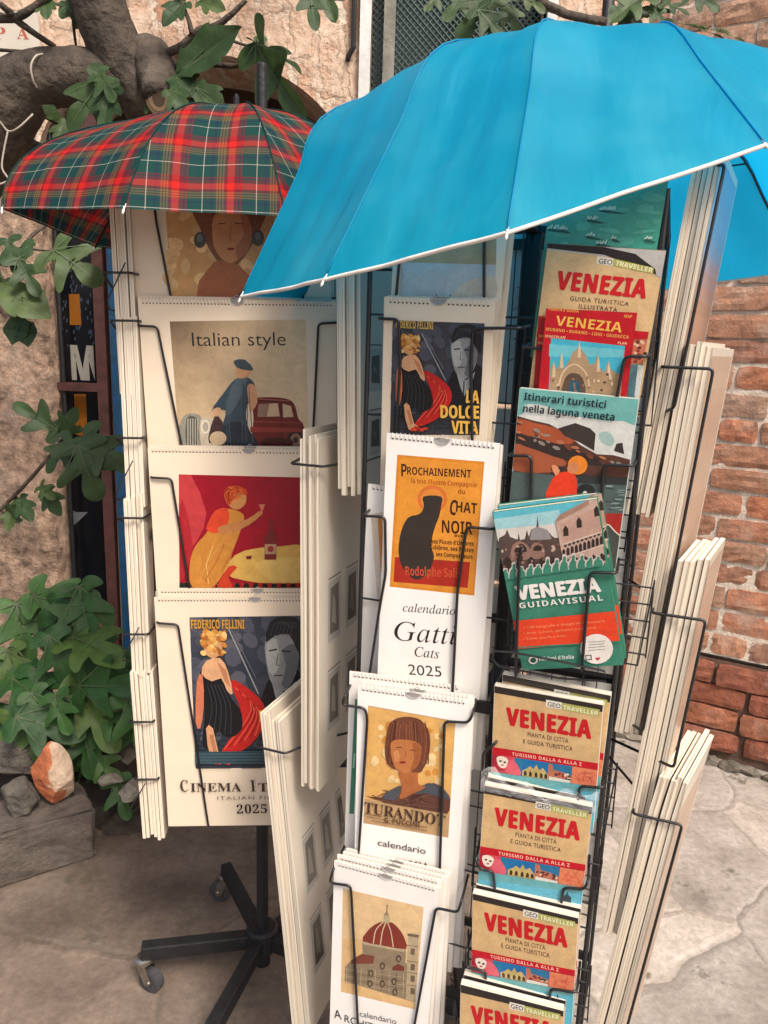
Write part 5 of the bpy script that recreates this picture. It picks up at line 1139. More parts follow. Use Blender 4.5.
# ---- left wall with arched doorway and window
YW = 2.60
def left_wall_mat():
    m, t, p = nt('flaking_plaster'); N = t.nodes; L = t.links; g = N.new('ShaderNodeNewGeometry')
    a = N.new('ShaderNodeTexNoise'); a.inputs['Scale'].default_value = 2.6; a.inputs['Detail'].default_value = 9; a.inputs['Roughness'].default_value = .62; L.new(g.outputs['Position'], a.inputs['Vector'])
    b_ = N.new('ShaderNodeTexNoise'); b_.inputs['Scale'].default_value = 24; b_.inputs['Detail'].default_value = 8; b_.inputs['Roughness'].default_value = .7; L.new(g.outputs['Position'], b_.inputs['Vector'])
    pl = ramp(N, [(.25, (.44, .28, .19, 1)), (.45, (.63, .44, .32, 1)), (.6, (.73, .56, .43, 1)), (.8, (.80, .68, .57, 1))]); L.new(b_.outputs['Fac'], pl.inputs[0])
    mp = N.new('ShaderNodeMapping'); mp.inputs['Rotation'].default_value = (PI/2, 0, 0); L.new(g.outputs['Position'], mp.inputs['Vector'])
    mp2 = N.new('ShaderNodeMapping'); mp2.inputs['Rotation'].default_value = (0, 0, PI/2+.10); L.new(mp.outputs[0], mp2.inputs['Vector'])
    br = N.new('ShaderNodeTexBrick'); br.inputs['Scale'].default_value = 1; br.inputs['Brick Width'].default_value = .25; br.inputs['Row Height'].default_value = .082; br.inputs['Mortar Size'].default_value = .013; br.inputs['Mortar Smooth'].default_value = .35
    br.inputs['Color1'].default_value = (.50, .25, .15, 1); br.inputs['Color2'].default_value = (.60, .38, .25, 1); br.inputs['Mortar'].default_value = (.72, .60, .48, 1)
    wob = N.new('ShaderNodeVectorMath'); wob.operation = 'MULTIPLY_ADD'; wob.inputs[1].default_value = (.07, .07, .07); L.new(b_.outputs['Color'], wob.inputs[0]); L.new(mp2.outputs[0], wob.inputs[2]); L.new(wob.outputs[0], br.inputs['Vector'])
    mk = N.new('ShaderNodeMapRange'); mk.inputs[1].default_value = .49; mk.inputs[2].default_value = .57; mk.interpolation_type = 'SMOOTHSTEP'; L.new(a.outputs['Fac'], mk.inputs[0])
    mm = N.new('ShaderNodeMath'); mm.operation = 'MULTIPLY'; mm.inputs[1].default_value = .95; L.new(mk.outputs[0], mm.inputs[0])
    mx = N.new('ShaderNodeMixRGB'); L.new(mm.outputs[0], mx.inputs[0]); L.new(pl.outputs[0], mx.inputs[1]); L.new(br.outputs['Color'], mx.inputs[2])
    # brown damp stains
    st = N.new('ShaderNodeTexNoise'); st.inputs['Scale'].default_value = 13; st.inputs['Detail'].default_value = 10; st.inputs['Roughness'].default_value = .7; L.new(g.outputs['Position'], st.inputs['Vector'])
    sr = N.new('ShaderNodeMapRange'); sr.inputs[1].default_value = .56; sr.inputs[2].default_value = .70; sr.inputs[3].default_value = 0; sr.inputs[4].default_value = .65; L.new(st.outputs['Fac'], sr.inputs[0])
    mx2 = N.new('ShaderNodeMixRGB'); mx2.inputs[2].default_value = (.20, .115, .07, 1); L.new(sr.outputs[0], mx2.inputs[0]); L.new(mx.outputs[0], mx2.inputs[1])
    L.new(mx2.outputs[0], p.inputs['Base Color']); p.inputs['Roughness'].default_value = .85
    hh = N.new('ShaderNodeMath'); hh.operation = 'MULTIPLY_ADD'; hh.inputs[1].default_value = -.6; L.new(mk.outputs[0], hh.inputs[0]); L.new(b_.outputs['Fac'], hh.inputs[2])
    h4 = N.new('ShaderNodeMath'); h4.operation = 'MULTIPLY_ADD'; h4.inputs[1].default_value = -.5; L.new(br.outputs['Fac'], h4.inputs[0]); L.new(hh.outputs[0], h4.inputs[2])
    b = N.new('ShaderNodeBump'); b.inputs['Strength'].default_value = .8; b.inputs['Distance'].default_value = .014; L.new(h4.outputs[0], b.inputs['Height']); L.new(b.outputs[0], p.inputs['Normal'])
    return m
LWM = left_wall_mat()
jl = at(53, 440, YW)[0]; jr = at(352, 180, YW)[0]; cx = (jl+jr)/2; hw = (jr-jl)/2; ztop = at(215, 52, YW)[2]; zs = ztop-hw*.72
wx0 = at(371, 40, YW)[0]; wx1 = at(546, 20, YW)[0]; wz0 = 1.95; XC = 0.86
lw = MB(); NXS = 40
def quadw(x0, x1, z00, z01, z10, z11, y=YW):
    lw.face([(x0, y, z00), (x1, y, z01), (x1, y, z11), (x0, y, z10)])
quadw(-2.6, jl, 0, 0, 3.4, 3.4)
arch = lambda x: zs+(ztop-zs)*math.sqrt(max(0, 1-((x-cx)/hw)**2))
xs = [cx-hw*math.cos(PI*i/NXS) for i in range(NXS+1)]
for i in range(NXS): 
    quadw(xs[i], xs[i+1], arch(xs[i]), arch(xs[i+1]), 3.4, 3.4)
    lw.face([(xs[i], YW, arch(xs[i])), (xs[i], YW+.34, arch(xs[i])), (xs[i+1], YW+.34, arch(xs[i+1])), (xs[i+1], YW, arch(xs[i+1]))])
lw.face([(jl, YW, 0), (jl, YW, zs), (jl, YW+.34, zs), (jl, YW+.34, 0)]); lw.face([(jr, YW, 0), (jr, YW+.34, 0), (jr, YW+.34, zs), (jr, YW, zs)])
quadw(jr, wx0, 0, 0, 3.4, 3.4); quadw(wx0, wx1, 0, 0, wz0, wz0); quadw(wx0, wx1, 3.05, 3.05, 3.4, 3.4); quadw(wx1, XC, 0, 0, 3.4, 3.4)
for x in (wx0, wx1): lw.face([(x, YW, wz0), (x, YW+.2, wz0), (x, YW+.2, 3.05), (x, YW, 3.05)])
lw.face([(wx0, YW, wz0), (wx1, YW, wz0), (wx1, YW+.2, wz0), (wx0, YW+.2, wz0)])
LWALL = lw.build('plaster_wall', LWM); tag(LWALL, 'flaking plaster wall with bare brick and an arched doorway behind the tartan umbrella', 'wall')
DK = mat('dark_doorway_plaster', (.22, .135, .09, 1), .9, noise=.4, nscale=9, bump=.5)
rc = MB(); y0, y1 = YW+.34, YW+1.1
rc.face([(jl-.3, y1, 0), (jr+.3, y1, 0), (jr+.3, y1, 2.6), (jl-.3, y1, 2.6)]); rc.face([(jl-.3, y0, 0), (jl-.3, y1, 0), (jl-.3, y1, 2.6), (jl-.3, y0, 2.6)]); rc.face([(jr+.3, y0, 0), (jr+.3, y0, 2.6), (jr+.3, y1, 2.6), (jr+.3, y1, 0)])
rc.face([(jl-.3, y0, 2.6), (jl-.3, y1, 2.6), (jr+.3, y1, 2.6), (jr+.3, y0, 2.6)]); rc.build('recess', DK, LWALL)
# lintel beam across the arch (its dark underside shows above the tartan umbrella)
# jamb: rough stone pier, lumpy
pier = MB(); nz_, nx_ = 60, 16; b0 = 0
for j in range(nz_+1):
    for i in range(nx_+1):
        zz = 2.0*j/nz_; u = i/nx_; x = jl-.62+.635*u+(rng.normal()*.004 if u == 1 else 0); y = YW-.05-.02*math.sin(7*zz+3*u)-.012*math.sin(17*zz+9*u)+rng.normal()*.003
        if u == 1: y += .03
        pier.v.append((x, y, zz))
for j in range(nz_):
    for i in range(nx_): a = j*(nx_+1)+i; pier.f.append((a, a+1, a+nx_+2, a+nx_+1)); pier.mi.append(0); pier.c.append([None]*4)
a = [j*(nx_+1)+nx_ for j in range(nz_+1)]; k0 = len(pier.v); pier.v += [(pier.v[i][0]-.005, YW+.1, pier.v[i][2]) for i in a]
for j in range(nz_): pier.f.append((a[j], k0+j, k0+j+1, a[j+1])); pier.mi.append(0); pier.c.append([None]*4)
b1 = [j*(nx_+1) for j in range(nz_+1)]; top_ = [nz_*(nx_+1)+i for i in range(nx_+1)]
k1 = len(pier.v); pier.v += [(pier.v[i][0], YW+.02, pier.v[i][2]) for i in top_]
for i in range(nx_): pier.f.append((top_[i], top_[i+1], k1+i+1, k1+i)); pier.mi.append(0); pier.c.append([None]*4)
PIER = island_mat('spotted_stone', [(.43, .29, .205, 1), (.43, .29, .205, 1)], mott=.75, mscale=24, salt=.5, bump=1, bscale=34, dist=.02)
pr = pier.build('door_jamb', PIER, LWALL, smooth=True)
# gate, posters and posts in the doorway
YG = YW+.035
gx = lambda x, y, Y=YG: at(x, y, Y)
gate = empty('metal_gate', (gx(80, 500)[0], YG, 0)); tag(gate, 'dark metal gate of bars and a red brown post in the doorway', 'gate'); go = np.array([gx(80, 500)[0], YG, 0])
REDP = mat('red_brown_paint', (.075, .026, .022, 1), .55, noise=.4, nscale=30, bump=.2); BLUP = mat('blue_paint', (.006, .05, .12, 1), .5, noise=.35, nscale=25, bump=.15)
xr = gx(105, 440)[0]; f = MB(); f.box(xr-.014-go[0], xr+.022-go[0], -.012, .02, 0, 2.1); gf = f.build('gate_post', REDP, gate)
zc = gx(80, 387)[2]; f = MB(); f.box(jl-.05-go[0], xr-.015-go[0], -.010, .016, zc-.014, zc+.014); z2_ = gx(100, 632)[2]; f.box(jl-.05-go[0], xr-.015-go[0], -.010, .016, z2_-.014, z2_+.014); f.box(jl-.05-go[0], xr-.015-go[0], -.010, .016, 1.98, 2.01); f.build('gate_rail', REDP, gate)
for px in (66, 40, 20):
    x = gx(px, 440)[0]; f = MB(); f.tube([(x-go[0], .004, .02), (x-go[0], .004, 2.06)], .0085, 8); f.build('gate_bar', FRAME, gate)
YB = YW+.085; bz0, bz1 = .35, 2.1; bx0, bx1 = jl-.12, gx(108, 400, YB)[0]
pb = MB(); pb.box(bx0, bx1, YB, YB+.012, bz0, bz1, S(14, 17, 24)); 
def brd(pts, col, y=YB-.001): pb.face([(at(x, yy, YB)[0], y, at(x, yy, YB)[2]) for x, yy in pts], col)
for q in (((40,294),(61,295),(62,324),(40,324)), ((69,294),(79.5,294),(81.5,325),(70,325)), ((40,393),(66,394),(67,416),(40,416)), ((74,394),(86,394),(88,444),(76,444))): brd(q, S(150, 92, 28))
def brd_text(s_, p0, p1, cap, col):
    v, f_ = glyphs(s_, 's', .02); a = at(*p0, YB); b = at(*p1, YB); h = at(p0[0], p0[1]-cap, YB)[2]-a[2]; x0, x1 = v[:, 0].min(), v[:, 0].max()
    pb.add([(a[0]+(q[0]-x0)/(x1-x0)*(b[0]-a[0]), YB-.001, a[2]+q[1]/caph('s', .02)*h) for q in v], f_, col)
brd_text('T', (44, 378), (63, 378), 34, S(160, 155, 147)); brd_text('M', (72, 379), (95, 379), 35, S(160, 155, 147))
for k in range(110):
    x, y = rng.uniform(48, 100), rng.uniform(262, 345); brd([(x, y), (x+.9, y), (x+.6, y+rng.uniform(2, 6)), (x-.4, y+3)], S(70, 84, 104), YB-.0006)
brd([(66, 505), (76, 512), (88, 512), (80, 520), (70, 528), (66, 518)], S(110, 114, 120))
PBo = pb.build('poster_board', PRINT); tag(PBo, 'black poster board with white letters and yellow blocks behind the gate', 'sign')
bp = MB(); xb = gx(123, 440, YW)[0]; bp.box(xb-.030, xb+.040, YW+.0, YW+.05, 0, 1.9); tag(bp.build('door_post', BLUP), 'blue painted post between the gate and the left rack', 'post')
pp = MB(); q0 = at(106, 655, YW+.06); pp.box(q0[0]-.03, q0[0]+.10, YW+.058, YW+.064, q0[2]-.05, q0[2]+.06, S(206, 196, 180)); tag(pp.build('paper_notice', PRINT), 'pale paper notice low down behind the gate', 'notice')
# window with wire mesh
wn = empty('window', ((wx0+wx1)/2, YW, wz0)); wo = np.array([(wx0+wx1)/2, YW, wz0]); tag(wn, 'window with dark wire mesh and white frame above the blue umbrella', 'window')
WFM = mat('white_window_paint', (.62, .62, .60, 1), .6, noise=.2, nscale=20, bump=.2); GREYW = mat('weathered_grey_wood', (.20, .19, .165, 1), .8, noise=.35, nscale=16, bump=.4)
f = MB(); f.box(wx0-.034-wo[0], wx0-wo[0], -.025, .05, -.02, 1.12); f.box(wx1-wo[0], wx1+.03-wo[0], -.025, .05, -.02, 1.12); f.box(wx0-.034-wo[0], wx1+.03-wo[0], -.026, .051, 1.121, 1.15); f.box(wx0-.04-wo[0], wx1+.036-wo[0], -.04, .06, -.05, -.021); f.build('frame', WFM, wn)
xm = at(389, 40, YW)[0]; f = MB(); f.box(xm-.018-wo[0], xm+.018-wo[0], .035, .075, 0, 1.1); f.build('mullion', GREYW, wn)
pane = MB(); pane.box(wx0-wo[0], wx1-wo[0], .12, .125, 0, 1.1); pane.build('pane', mat('dark_window_glass', (.012, .022, .022, 1), .12, spec=.5), wn)
MESHM = mat('green_wire', (.055, .10, .085, 1), .55, noise=.2); ms = MB(); Wd = wx1-wx0; Hh = 1.1
for sgn in (1, -1):
    c = -Hh
    while c < Wd+Hh:
        # line x - sgn*z = c clipped to the opening
        P_ = []
        for z_ in np.linspace(0, Hh, 2):
            x_ = c+sgn*z_ if sgn > 0 else c+Hh*0+sgn*z_
            P_.append((x_, z_))
        (xa, za), (xb_, zb_) = P_
        def clipx(x, z, xo, zo, lim):
            t_ = (lim-x)/(xo-x); return lim, z+(zo-z)*t_
        if not (max(xa, xb_) < .0 or min(xa, xb_) > Wd):
            if xa < 0: xa, za = clipx(xa, za, xb_, zb_, 0)
            if xa > Wd: xa, za = clipx(xa, za, xb_, zb_, Wd)
            if xb_ < 0: xb_, zb_ = clipx(xb_, zb_, xa, za, 0)
            if xb_ > Wd: xb_, zb_ = clipx(xb_, zb_, xa, za, Wd)
            y_ = .088+(.003 if sgn > 0 else 0); ms.bar((xa-Wd/2, y_, za), (xb_-Wd/2, y_, zb_), .0034, .0034)
        c += .021
ms.build('mesh_screen', MESHM, wn)
cdm = MB(); q = at(354, 20, YW-.02); cdm.tube([(q[0], YW-.02, 3.3), (q[0], YW-.02, at(352, 50, YW)[2]), (q[0]-.015, YW-.015, at(352, 58, YW)[2]), (q[0]-.02, YW+.01, at(352, 60, YW)[2])], .008, 8)
tag(cdm.build('cable_conduit', FRAME), 'thin dark conduit running down the plaster beside the white window frame', 'pipe')
dp = MB(); q = at(608, 10, 2.30); dp.tube([(q[0], 2.30, 0), (q[0], 2.30, 3.2)], .016, 12); tag(dp.build('metal_post', FRAME, smooth=True), 'dark metal post rising behind the blue umbrella at the wall corner', 'post')
# sign on the plaster
sg = MB(); a = at(-30, 10, YW-.02); b = at(41, 62, YW-.02); sg.box(a[0], b[0], YW-.022, YW-.012, b[2], a[2], S(214, 206, 192))
v, f_ = glyphs('PA', 'b', 0)
for ch, xx in (('P', -6), ('A', 17)):
    v, f_ = glyphs(ch, 'b', 0); a = at(xx, 39, YW-.0225); b = at(xx+12, 39, YW-.0225); h = at(xx, 27, YW-.0225)[2]-a[2]; x0, x1 = v[:, 0].min(), v[:, 0].max()
    sg.add([(a[0]+(q_[0]-x0)/(x1-x0)*(b[0]-a[0]), YW-.0226, a[2]+q_[1]/caph('b', 0)*h) for q_ in v], f_, S(186, 96, 76))
tag(sg.build('wall_sign', PRINT), 'white sign with faded red letters behind the fig branch', 'sign')
# ---- stones at the lower left
kb = MB(); a = on_floor(-40, 902); b = on_floor(96, 858); d = (b-a)/np.linalg.norm(b-a); n_ = np.array([-d[1], d[0], 0]); NX, H_, D_ = 22, .145, .16
L_ = np.linalg.norm(b-a)
bm = bmesh.new(); bmesh.ops.create_cube(bm, size=1); bmesh.ops.scale(bm, vec=(L_, D_, H_), verts=bm.verts); bmesh.ops.bevel(bm, geom=bm.edges[:], offset=.007, segments=2, affect='EDGES'); bmesh.ops.subdivide_edges(bm, edges=bm.edges[:], cuts=5, use_grid_fill=True)
ca = a+d*L_/2+n_*D_/2+np.array([0, 0, H_/2])
V = []
for v in bm.verts:
    p = np.array(v.co); p = p+np.array([math.sin(31*p[2]+9*p[1])*.0025+rng.normal()*.002, math.sin(23*p[0])*.0025+math.sin(61*p[0]+30*p[2])*.0018+rng.normal()*.0022, (math.sin(17*p[0]+2)*.003+math.sin(53*p[0]+20*p[1])*.002)*(1 if p[2] > 0 else .2)+rng.normal()*.0018]); V.append(ca+d*p[0]+n_*p[1]+np.array([0, 0, p[2]]))
kb.add(V, [tuple(v.index for v in f.verts) for f in bm.faces]); bm.free()
KB = kb.build('stone_block', island_mat('dark_kerb_stone', [(.115, .092, .076, 1), (.115, .092, .076, 1)], mott=.4, mscale=16, bump=1, bscale=60)); tag(KB, 'long grey stone block lying on the paving at lower left', 'stone')
def stone(px, py, Y, rx, ry, rz, rot, seed, material, label, name='rock', zoff=0, rough=.18):
    q = MB(); c = at(px, py, Y); rock(q, c, rx, ry, rz, rot, seed, 0, rough); o = q.build(name, material, smooth=False); tag(o, label, 'stone'); return o
GREYR = island_mat('grey_rock', [(.13, .112, .092, 1), (.13, .112, .092, 1)], mott=.45, mscale=26, bump=1, bscale=60, dist=.016)
stone(20, 752, 1.90, .16, .09, .075, .2, 3, GREYR, 'large dark grey rock resting behind the stone block')
stone(62, 716, 1.98, .05, .05, .03, .2, 9, GREYR, 'small pale topped rock against the plant, above the large rock')
stone(20, 797, 1.73, .055, .045, .052, .6, 12, GREYR, 'small pointed grey rock beside the terracotta lump')
def terracotta():
    m, t, p = nt('broken_terracotta'); N = t.nodes; L = t.links; tc = N.new('ShaderNodeTexCoord')
    n = N.new('ShaderNodeTexNoise'); n.inputs['Scale'].default_value = 14; n.inputs['Detail'].default_value = 8; L.new(tc.outputs['Object'], n.inputs['Vector'])
    sp = N.new('ShaderNodeSeparateXYZ'); L.new(tc.outputs['Object'], sp.inputs[0])
    a = N.new('ShaderNodeMath'); a.operation = 'MULTIPLY_ADD'; a.inputs[1].default_value = 7.0; a.inputs[2].default_value = .02; L.new(sp.outputs['X'], a.inputs[0])
    b = N.new('ShaderNodeMath'); b.operation = 'ADD'; L.new(a.outputs[0], b.inputs[0]); L.new(n.outputs['Fac'], b.inputs[1])
    r = ramp(N, [(.40, (.40, .115, .045, 1)), (.50, (.45, .15, .07, 1)), (.53, (.52, .36, .25, 1)), (.8, (.60, .45, .33, 1))]); L.new(b.outputs[0], r.inputs[0]); L.new(r.outputs[0], p.inputs['Base Color']); p.inputs['Roughness'].default_value = .85
    n2 = N.new('ShaderNodeTexNoise'); n2.inputs['Scale'].default_value = 50; n2.inputs['Detail'].default_value = 8; L.new(tc.outputs['Object'], n2.inputs['Vector'])
    bu = N.new('ShaderNodeBump'); bu.inputs['Strength'].default_value = .8; bu.inputs['Distance'].default_value = .01; L.new(n2.outputs['Fac'], bu.inputs['Height']); L.new(bu.outputs[0], p.inputs['Normal'])
    return m
q = MB(); rock(q, (0, 0, 0), .060, .050, .092, .2, 21, 0, .10); o = q.build('brick_lump', terracotta()); o.location = at(58, 773, 1.77); o.rotation_euler = (.1, -.22, .1); tag(o, 'broken orange terracotta lump with a pale face, standing on the stone block', 'stone')
soil = MB(); nS = 40; a0 = np.array([-1.75, 1.84, 0]); 
for j in range(nS+1):
    for i in range(nS+1):
        x = -1.9+1.40*i/nS; y = 1.80+.82*j/nS; e = min(i, nS-i, j, nS-j)/7-.35+.35*math.sin(23*x+2)*math.sin(19*y)+rng.normal()*.12; soil.v.append((x, y, -.012+max(-.3, min(1, e))*(.07+.03*math.sin(9*x)*math.sin(8*y)+abs(rng.normal())*.010)))
for j in range(nS):
    for i in range(nS): a = j*(nS+1)+i; soil.f.append((a, a+1, a+nS+2, a+nS+1)); soil.mi.append(0); soil.c.append([None]*4)
tag(soil.build('soil', island_mat('dark_soil', [(.042, .031, .023, 1), (.042, .031, .023, 1)], mott=.5, mscale=40, bump=1, bscale=80), smooth=True), kind='structure')
for k, (px, py, Y, r_, lab) in enumerate(((112, 778, 1.86, .030, 'brown clod of rubble under the fig shrub, nearest the terracotta lump'), (132, 790, 1.84, .036, 'brown lump of rubble on the soil left of the lowest calendar stack'), (128, 756, 1.95, .028, 'dark clod of rubble half hidden by the fig shrub leaves'))):
    q = MB(); rock(q, at(px, py, Y), r_*1.3, r_, r_*.7, k, 70+k); tag(q.build('rubble', STONE), lab, 'stone')
# ================================================================== FIG TREE AND SHRUB
def leaf_mat(name, cols):
    m, t, p = nt(name); N = t.nodes; L = t.links; g = N.new('ShaderNodeNewGeometry')
    r = ramp(N, [(i/(len(cols)-1), c) for i, c in enumerate(cols)]); L.new(g.outputs['Random Per Island'], r.inputs[0])
    n = N.new('ShaderNodeTexNoise'); n.inputs['Scale'].default_value = 30; n.inputs['Detail'].default_value = 5; L.new(g.outputs['Position'], n.inputs['Vector'])
    mr = N.new('ShaderNodeMapRange'); mr.inputs[1].default_value = .3; mr.inputs[2].default_value = .7; mr.inputs[3].default_value = .75; mr.inputs[4].default_value = 1.25; L.new(n.outputs['Fac'], mr.inputs[0])
    sc = N.new('ShaderNodeVectorMath'); sc.operation = 'SCALE'; L.new(r.outputs[0], sc.inputs[0]); L.new(mr.outputs[0], sc.inputs['Scale']); L.new(sc.outputs[0], p.inputs['Base Color'])
    p.inputs['Roughness'].default_value = .55
    b = N.new('ShaderNodeBump'); b.inputs['Strength'].default_value = .4; b.inputs['Distance'].default_value = .008; L.new(n.outputs['Fac'], b.inputs['Height']); L.new(b.outputs[0], p.inputs['Normal'])
    tr = N.new('ShaderNodeBsdfTranslucent'); L.new(sc.outputs[0], tr.inputs['Color']); mx = N.new('ShaderNodeMixShader'); mx.inputs[0].default_value = .3
    L.new(p.outputs[0], mx.inputs[1]); L.new(tr.outputs[0], mx.inputs[2]); L.new(mx.outputs[0], t.nodes['Material Output'].inputs['Surface'])
    return m
LEAFM = leaf_mat('fig_leaf', [(.026, .064, .018, 1), (.048, .094, .026, 1), (.034, .074, .021, 1), (.085, .13, .034, 1)])
LEAFS = leaf_mat('fig_shrub_leaf', [(.016, .062, .012, 1), (.034, .115, .020, 1), (.020, .070, .014, 1), (.055, .145, .028, 1), (.026, .09, .017, 1), (.10, .17, .035, 1)])
VEIN = mat('leaf_stalk', (.055, .085, .03, 1), .6)
HALF = [(0, -.02), (.09, -.10), (.21, -.13), (.34, -.08), (.40, .03), (.35, .11), (.22, .125), (.105, .165), (.15, .25), (.28, .34), (.42, .49), (.455, .60), (.39, .635), (.285, .55), (.165, .44), (.085, .43), (.085, .54), (.145, .70), (.16, .86), (.10, .985), (0, 1.03)]
def leaf(mb, base, tip, nrm, wf=1.0, droop=.12, fold=.25, lobes=1.0, stalk=None, veinmb=None):
    base = np.array(base, float); tip = np.array(tip, float); ax = tip-base; L_ = np.linalg.norm(ax); ax /= L_
    nrm = np.array(nrm, float); nrm = nrm-ax*(nrm @ ax); nrm /= np.linalg.norm(nrm); sd = np.cross(ax, nrm)
    H = [q for q in smooth_pts([(x, y, 0) for x, y in HALF], 2)]; NS = 5; k0 = len(mb.v)
    j1, j2, j3 = rng.uniform(-.06, .06, 3)
    for sgn in (1, -1):
        rows = []
        for q in H:
            x, y = q[0]*wf, q[1]
            if lobes != 1: 
                lim = .30+.14*math.sin(min(max(y, 0), 1)*PI); x = x*lobes+lim*(1-lobes)*min(1, (1.04-y)*3)*min(1, (y+.1)*5)*(1 if q[0] > .001 else 0)
            row = []
            for s in range(NS+1):
                u = s/NS; xx = x*u; yy = y*u*1.0+(1-u)*max(0, y-.18*abs(x)-.05)*1.0 if False else y
                yy = y*u+(max(y-.35*x, 0))*(1-u)
                zz = fold*abs(xx)*(.8)-droop*yy*yy*1.2-.5*droop*xx*xx*3+.018*math.sin(14*yy+j1*40)*u+.02*math.sin(9*xx*sgn+j2*50)
                row.append(tuple(base+ax*yy*L_+sd*sgn*xx*L_+nrm*zz*L_))
            rows.append(row)
        b = len(mb.v)
        for row in rows: mb.v += row
        for i in range(len(rows)-1):
            for s in range(NS):
                a = b+i*(NS+1)+s; f = (a, a+1, a+NS+2, a+NS+1)
                mb.f.append(f if sgn > 0 else f[::-1]); mb.mi.append(0); mb.c.append([None]*4)
    if veinmb is not None:
        for (vx, vy) in ((0, .98), (.46, .60), (-.46, .60), (.36, .08), (-.36, .08)):
            vx *= wf*(lobes if lobes < 1 else 1)*.92
            pv = []
            for u in np.linspace(.02, 1, 5):
                xx, yy = vx*u, vy*u; zz = fold*abs(xx)*.8-droop*yy*yy*1.2-1.5*droop*xx*xx+.02+.006
                pv.append((base+ax*yy*L_+sd*xx*L_+nrm*zz*L_, u))
            for i in range(4):
                (p0, u0), (p1, u1) = pv[i], pv[i+1]; tt = p1-p0; tt /= np.linalg.norm(tt); pp = np.cross(nrm, tt); w0 = L_*.011*(1.1-u0); w1 = L_*.011*(1.1-u1)
                veinmb.face([p0-pp*w0, p0+pp*w0, p1+pp*w1, p1-pp*w1])
    if veinmb is not None and stalk is not None: veinmb.tube(smooth_pts([stalk, (np.array(stalk)+base)/2+np.array([0, 0, .01]), base, base+ax*L_*.3+nrm*.002], 3), .0022, 5)
def weld(o):
    bm = bmesh.new(); bm.from_mesh(o.data); bmesh.ops.remove_doubles(bm, verts=bm.verts, dist=.0002); bm.to_mesh(o.data); bm.free()
def bark_mat():
    m, t, p = nt('fig_bark'); N = t.nodes; L = t.links; tc = N.new('ShaderNodeTexCoord')
    n = N.new('ShaderNodeTexNoise'); n.inputs['Scale'].default_value = 16; n.inputs['Detail'].default_value = 10; n.inputs['Roughness'].default_value = .65; L.new(tc.outputs['Object'], n.inputs['Vector'])
    r = ramp(N, [(.3, (.028, .020, .015, 1)), (.5, (.062, .046, .034, 1)), (.62, (.092, .070, .052, 1)), (.78, (.17, .138, .105, 1))]); L.new(n.outputs['Fac'], r.inputs[0]); L.new(r.outputs[0], p.inputs['Base Color']); p.inputs['Roughness'].default_value = .85
    n2 = N.new('ShaderNodeTexNoise'); n2.inputs['Scale'].default_value = 40; n2.inputs['Detail'].default_value = 8; L.new(tc.outputs['Object'], n2.inputs['Vector'])
    b = N.new('ShaderNodeBump'); b.inputs['Strength'].default_value = 1.0; b.inputs['Distance'].default_value = .016; L.new(n2.outputs['Fac'], b.inputs['Height']); L.new(b.outputs[0], p.inputs['Normal'])
    return m
BARK = bark_mat()
tr0 = np.array([-1.12, 2.12, 0]); tree = empty('fig_tree', tr0); tag(tree, 'fig tree with thick bent grey limbs leaning over the tartan umbrella', 'tree')
def rel(P): return [np.array(p)-tr0 for p in P]
def limb(px, name, parent=tree, seg=20, wob=.02, sub=5):
    P = [at(x, y, Y) for x, y, Y, r in px]; R = [r for *_, r in px]
    S_ = smooth_pts([np.array([*p, r]) for p, r in zip(rel(P), R)], sub); q = MB(); q.tube([s[:3] for s in S_], [s[3] for s in S_], seg, wob=wob)
    o = q.build(name, BARK, parent, smooth=True); return o
TRK = MB(); P = [tr0+np.array([-.16, .0, -.02]), tr0+np.array([-.18, -.02, .5]), tr0+np.array([-.14, -.05, 1.0]), at(-75, 300, 2.05), at(-45, 200, 1.98), at(-14, 140, 1.95), at(6, 104, 1.93), at(35, 82, 1.92), at(70, 77, 1.92), at(105, 80, 1.92), at(134, 88, 1.93)]
R_ = [.12, .105, .095, .09, .085, .082, .082, .066, .062, .060, .05]
S_ = smooth_pts([np.array([*p, r]) for p, r in zip(rel(P), R_)], 5); TRK.tube([s[:3] for s in S_], [s[3] for s in S_], 22, wob=.015)
TR_O = TRK.build('trunk', BARK, tree, smooth=True)
limb([(84, -60, 1.90, .058), (98, 0, 1.90, .060), (112, 40, 1.91, .060), (128, 75, 1.92, .058), (142, 98, 1.93, .055), (150, 118, 1.97, .05)], 'limb')
limb([(126, 66, 1.94, .045), (148, 56, 1.93, .046), (155, 66, 1.90, .046), (158, 84, 1.86, .040), (159, 97, 1.82, .034)], 'limb', sub=4)
limb([(-4, 135, 1.97, .05), (10, 155, 2.0, .05), (30, 160, 2.05, .05), (60, 175, 2.12, .04)], 'limb', sub=4)
q = MB(); c = at(159, 98, 1.818); rr = rel([c])[0]; nrm = np.array([0, -1, -.15]); e1 = np.array([1, 0, 0]); e2 = np.array([0, -.15, 1]); 
for rad, y_, col in ((.030, -.001, (.16, .10, .06, 1)), (.023, -.002, (.23, .15, .09, 1)), (.014, -.003, (.07, .045, .03, 1))): q.disc(rr+nrm*(-y_), e1, e2, rad, rad*1.15, col, n=18)
q.build('cut_stub', PRINT, tree)
def twig(px, r0, r1):
    P = rel([at(x, y, Y) for x, y, Y in px]); S_ = smooth_pts(P, 4); n = len(S_); q_ = MB(); q_.tube(S_, [r0+(r1-r0)*i/(n-1) for i in range(n)], 7, wob=.06); q_.build('branch', BARK, tree, smooth=True)
twig([(-10, 17, 1.85), (14, 18, 1.85), (30, 10, 1.84), (50, -6, 1.84)], .011, .007); twig([(15, 19, 1.85), (30, 30, 1.86), (55, 47, 1.9)], .008, .006); twig([(0, 4, 1.82), (12, 14, 1.84)], .007, .008)
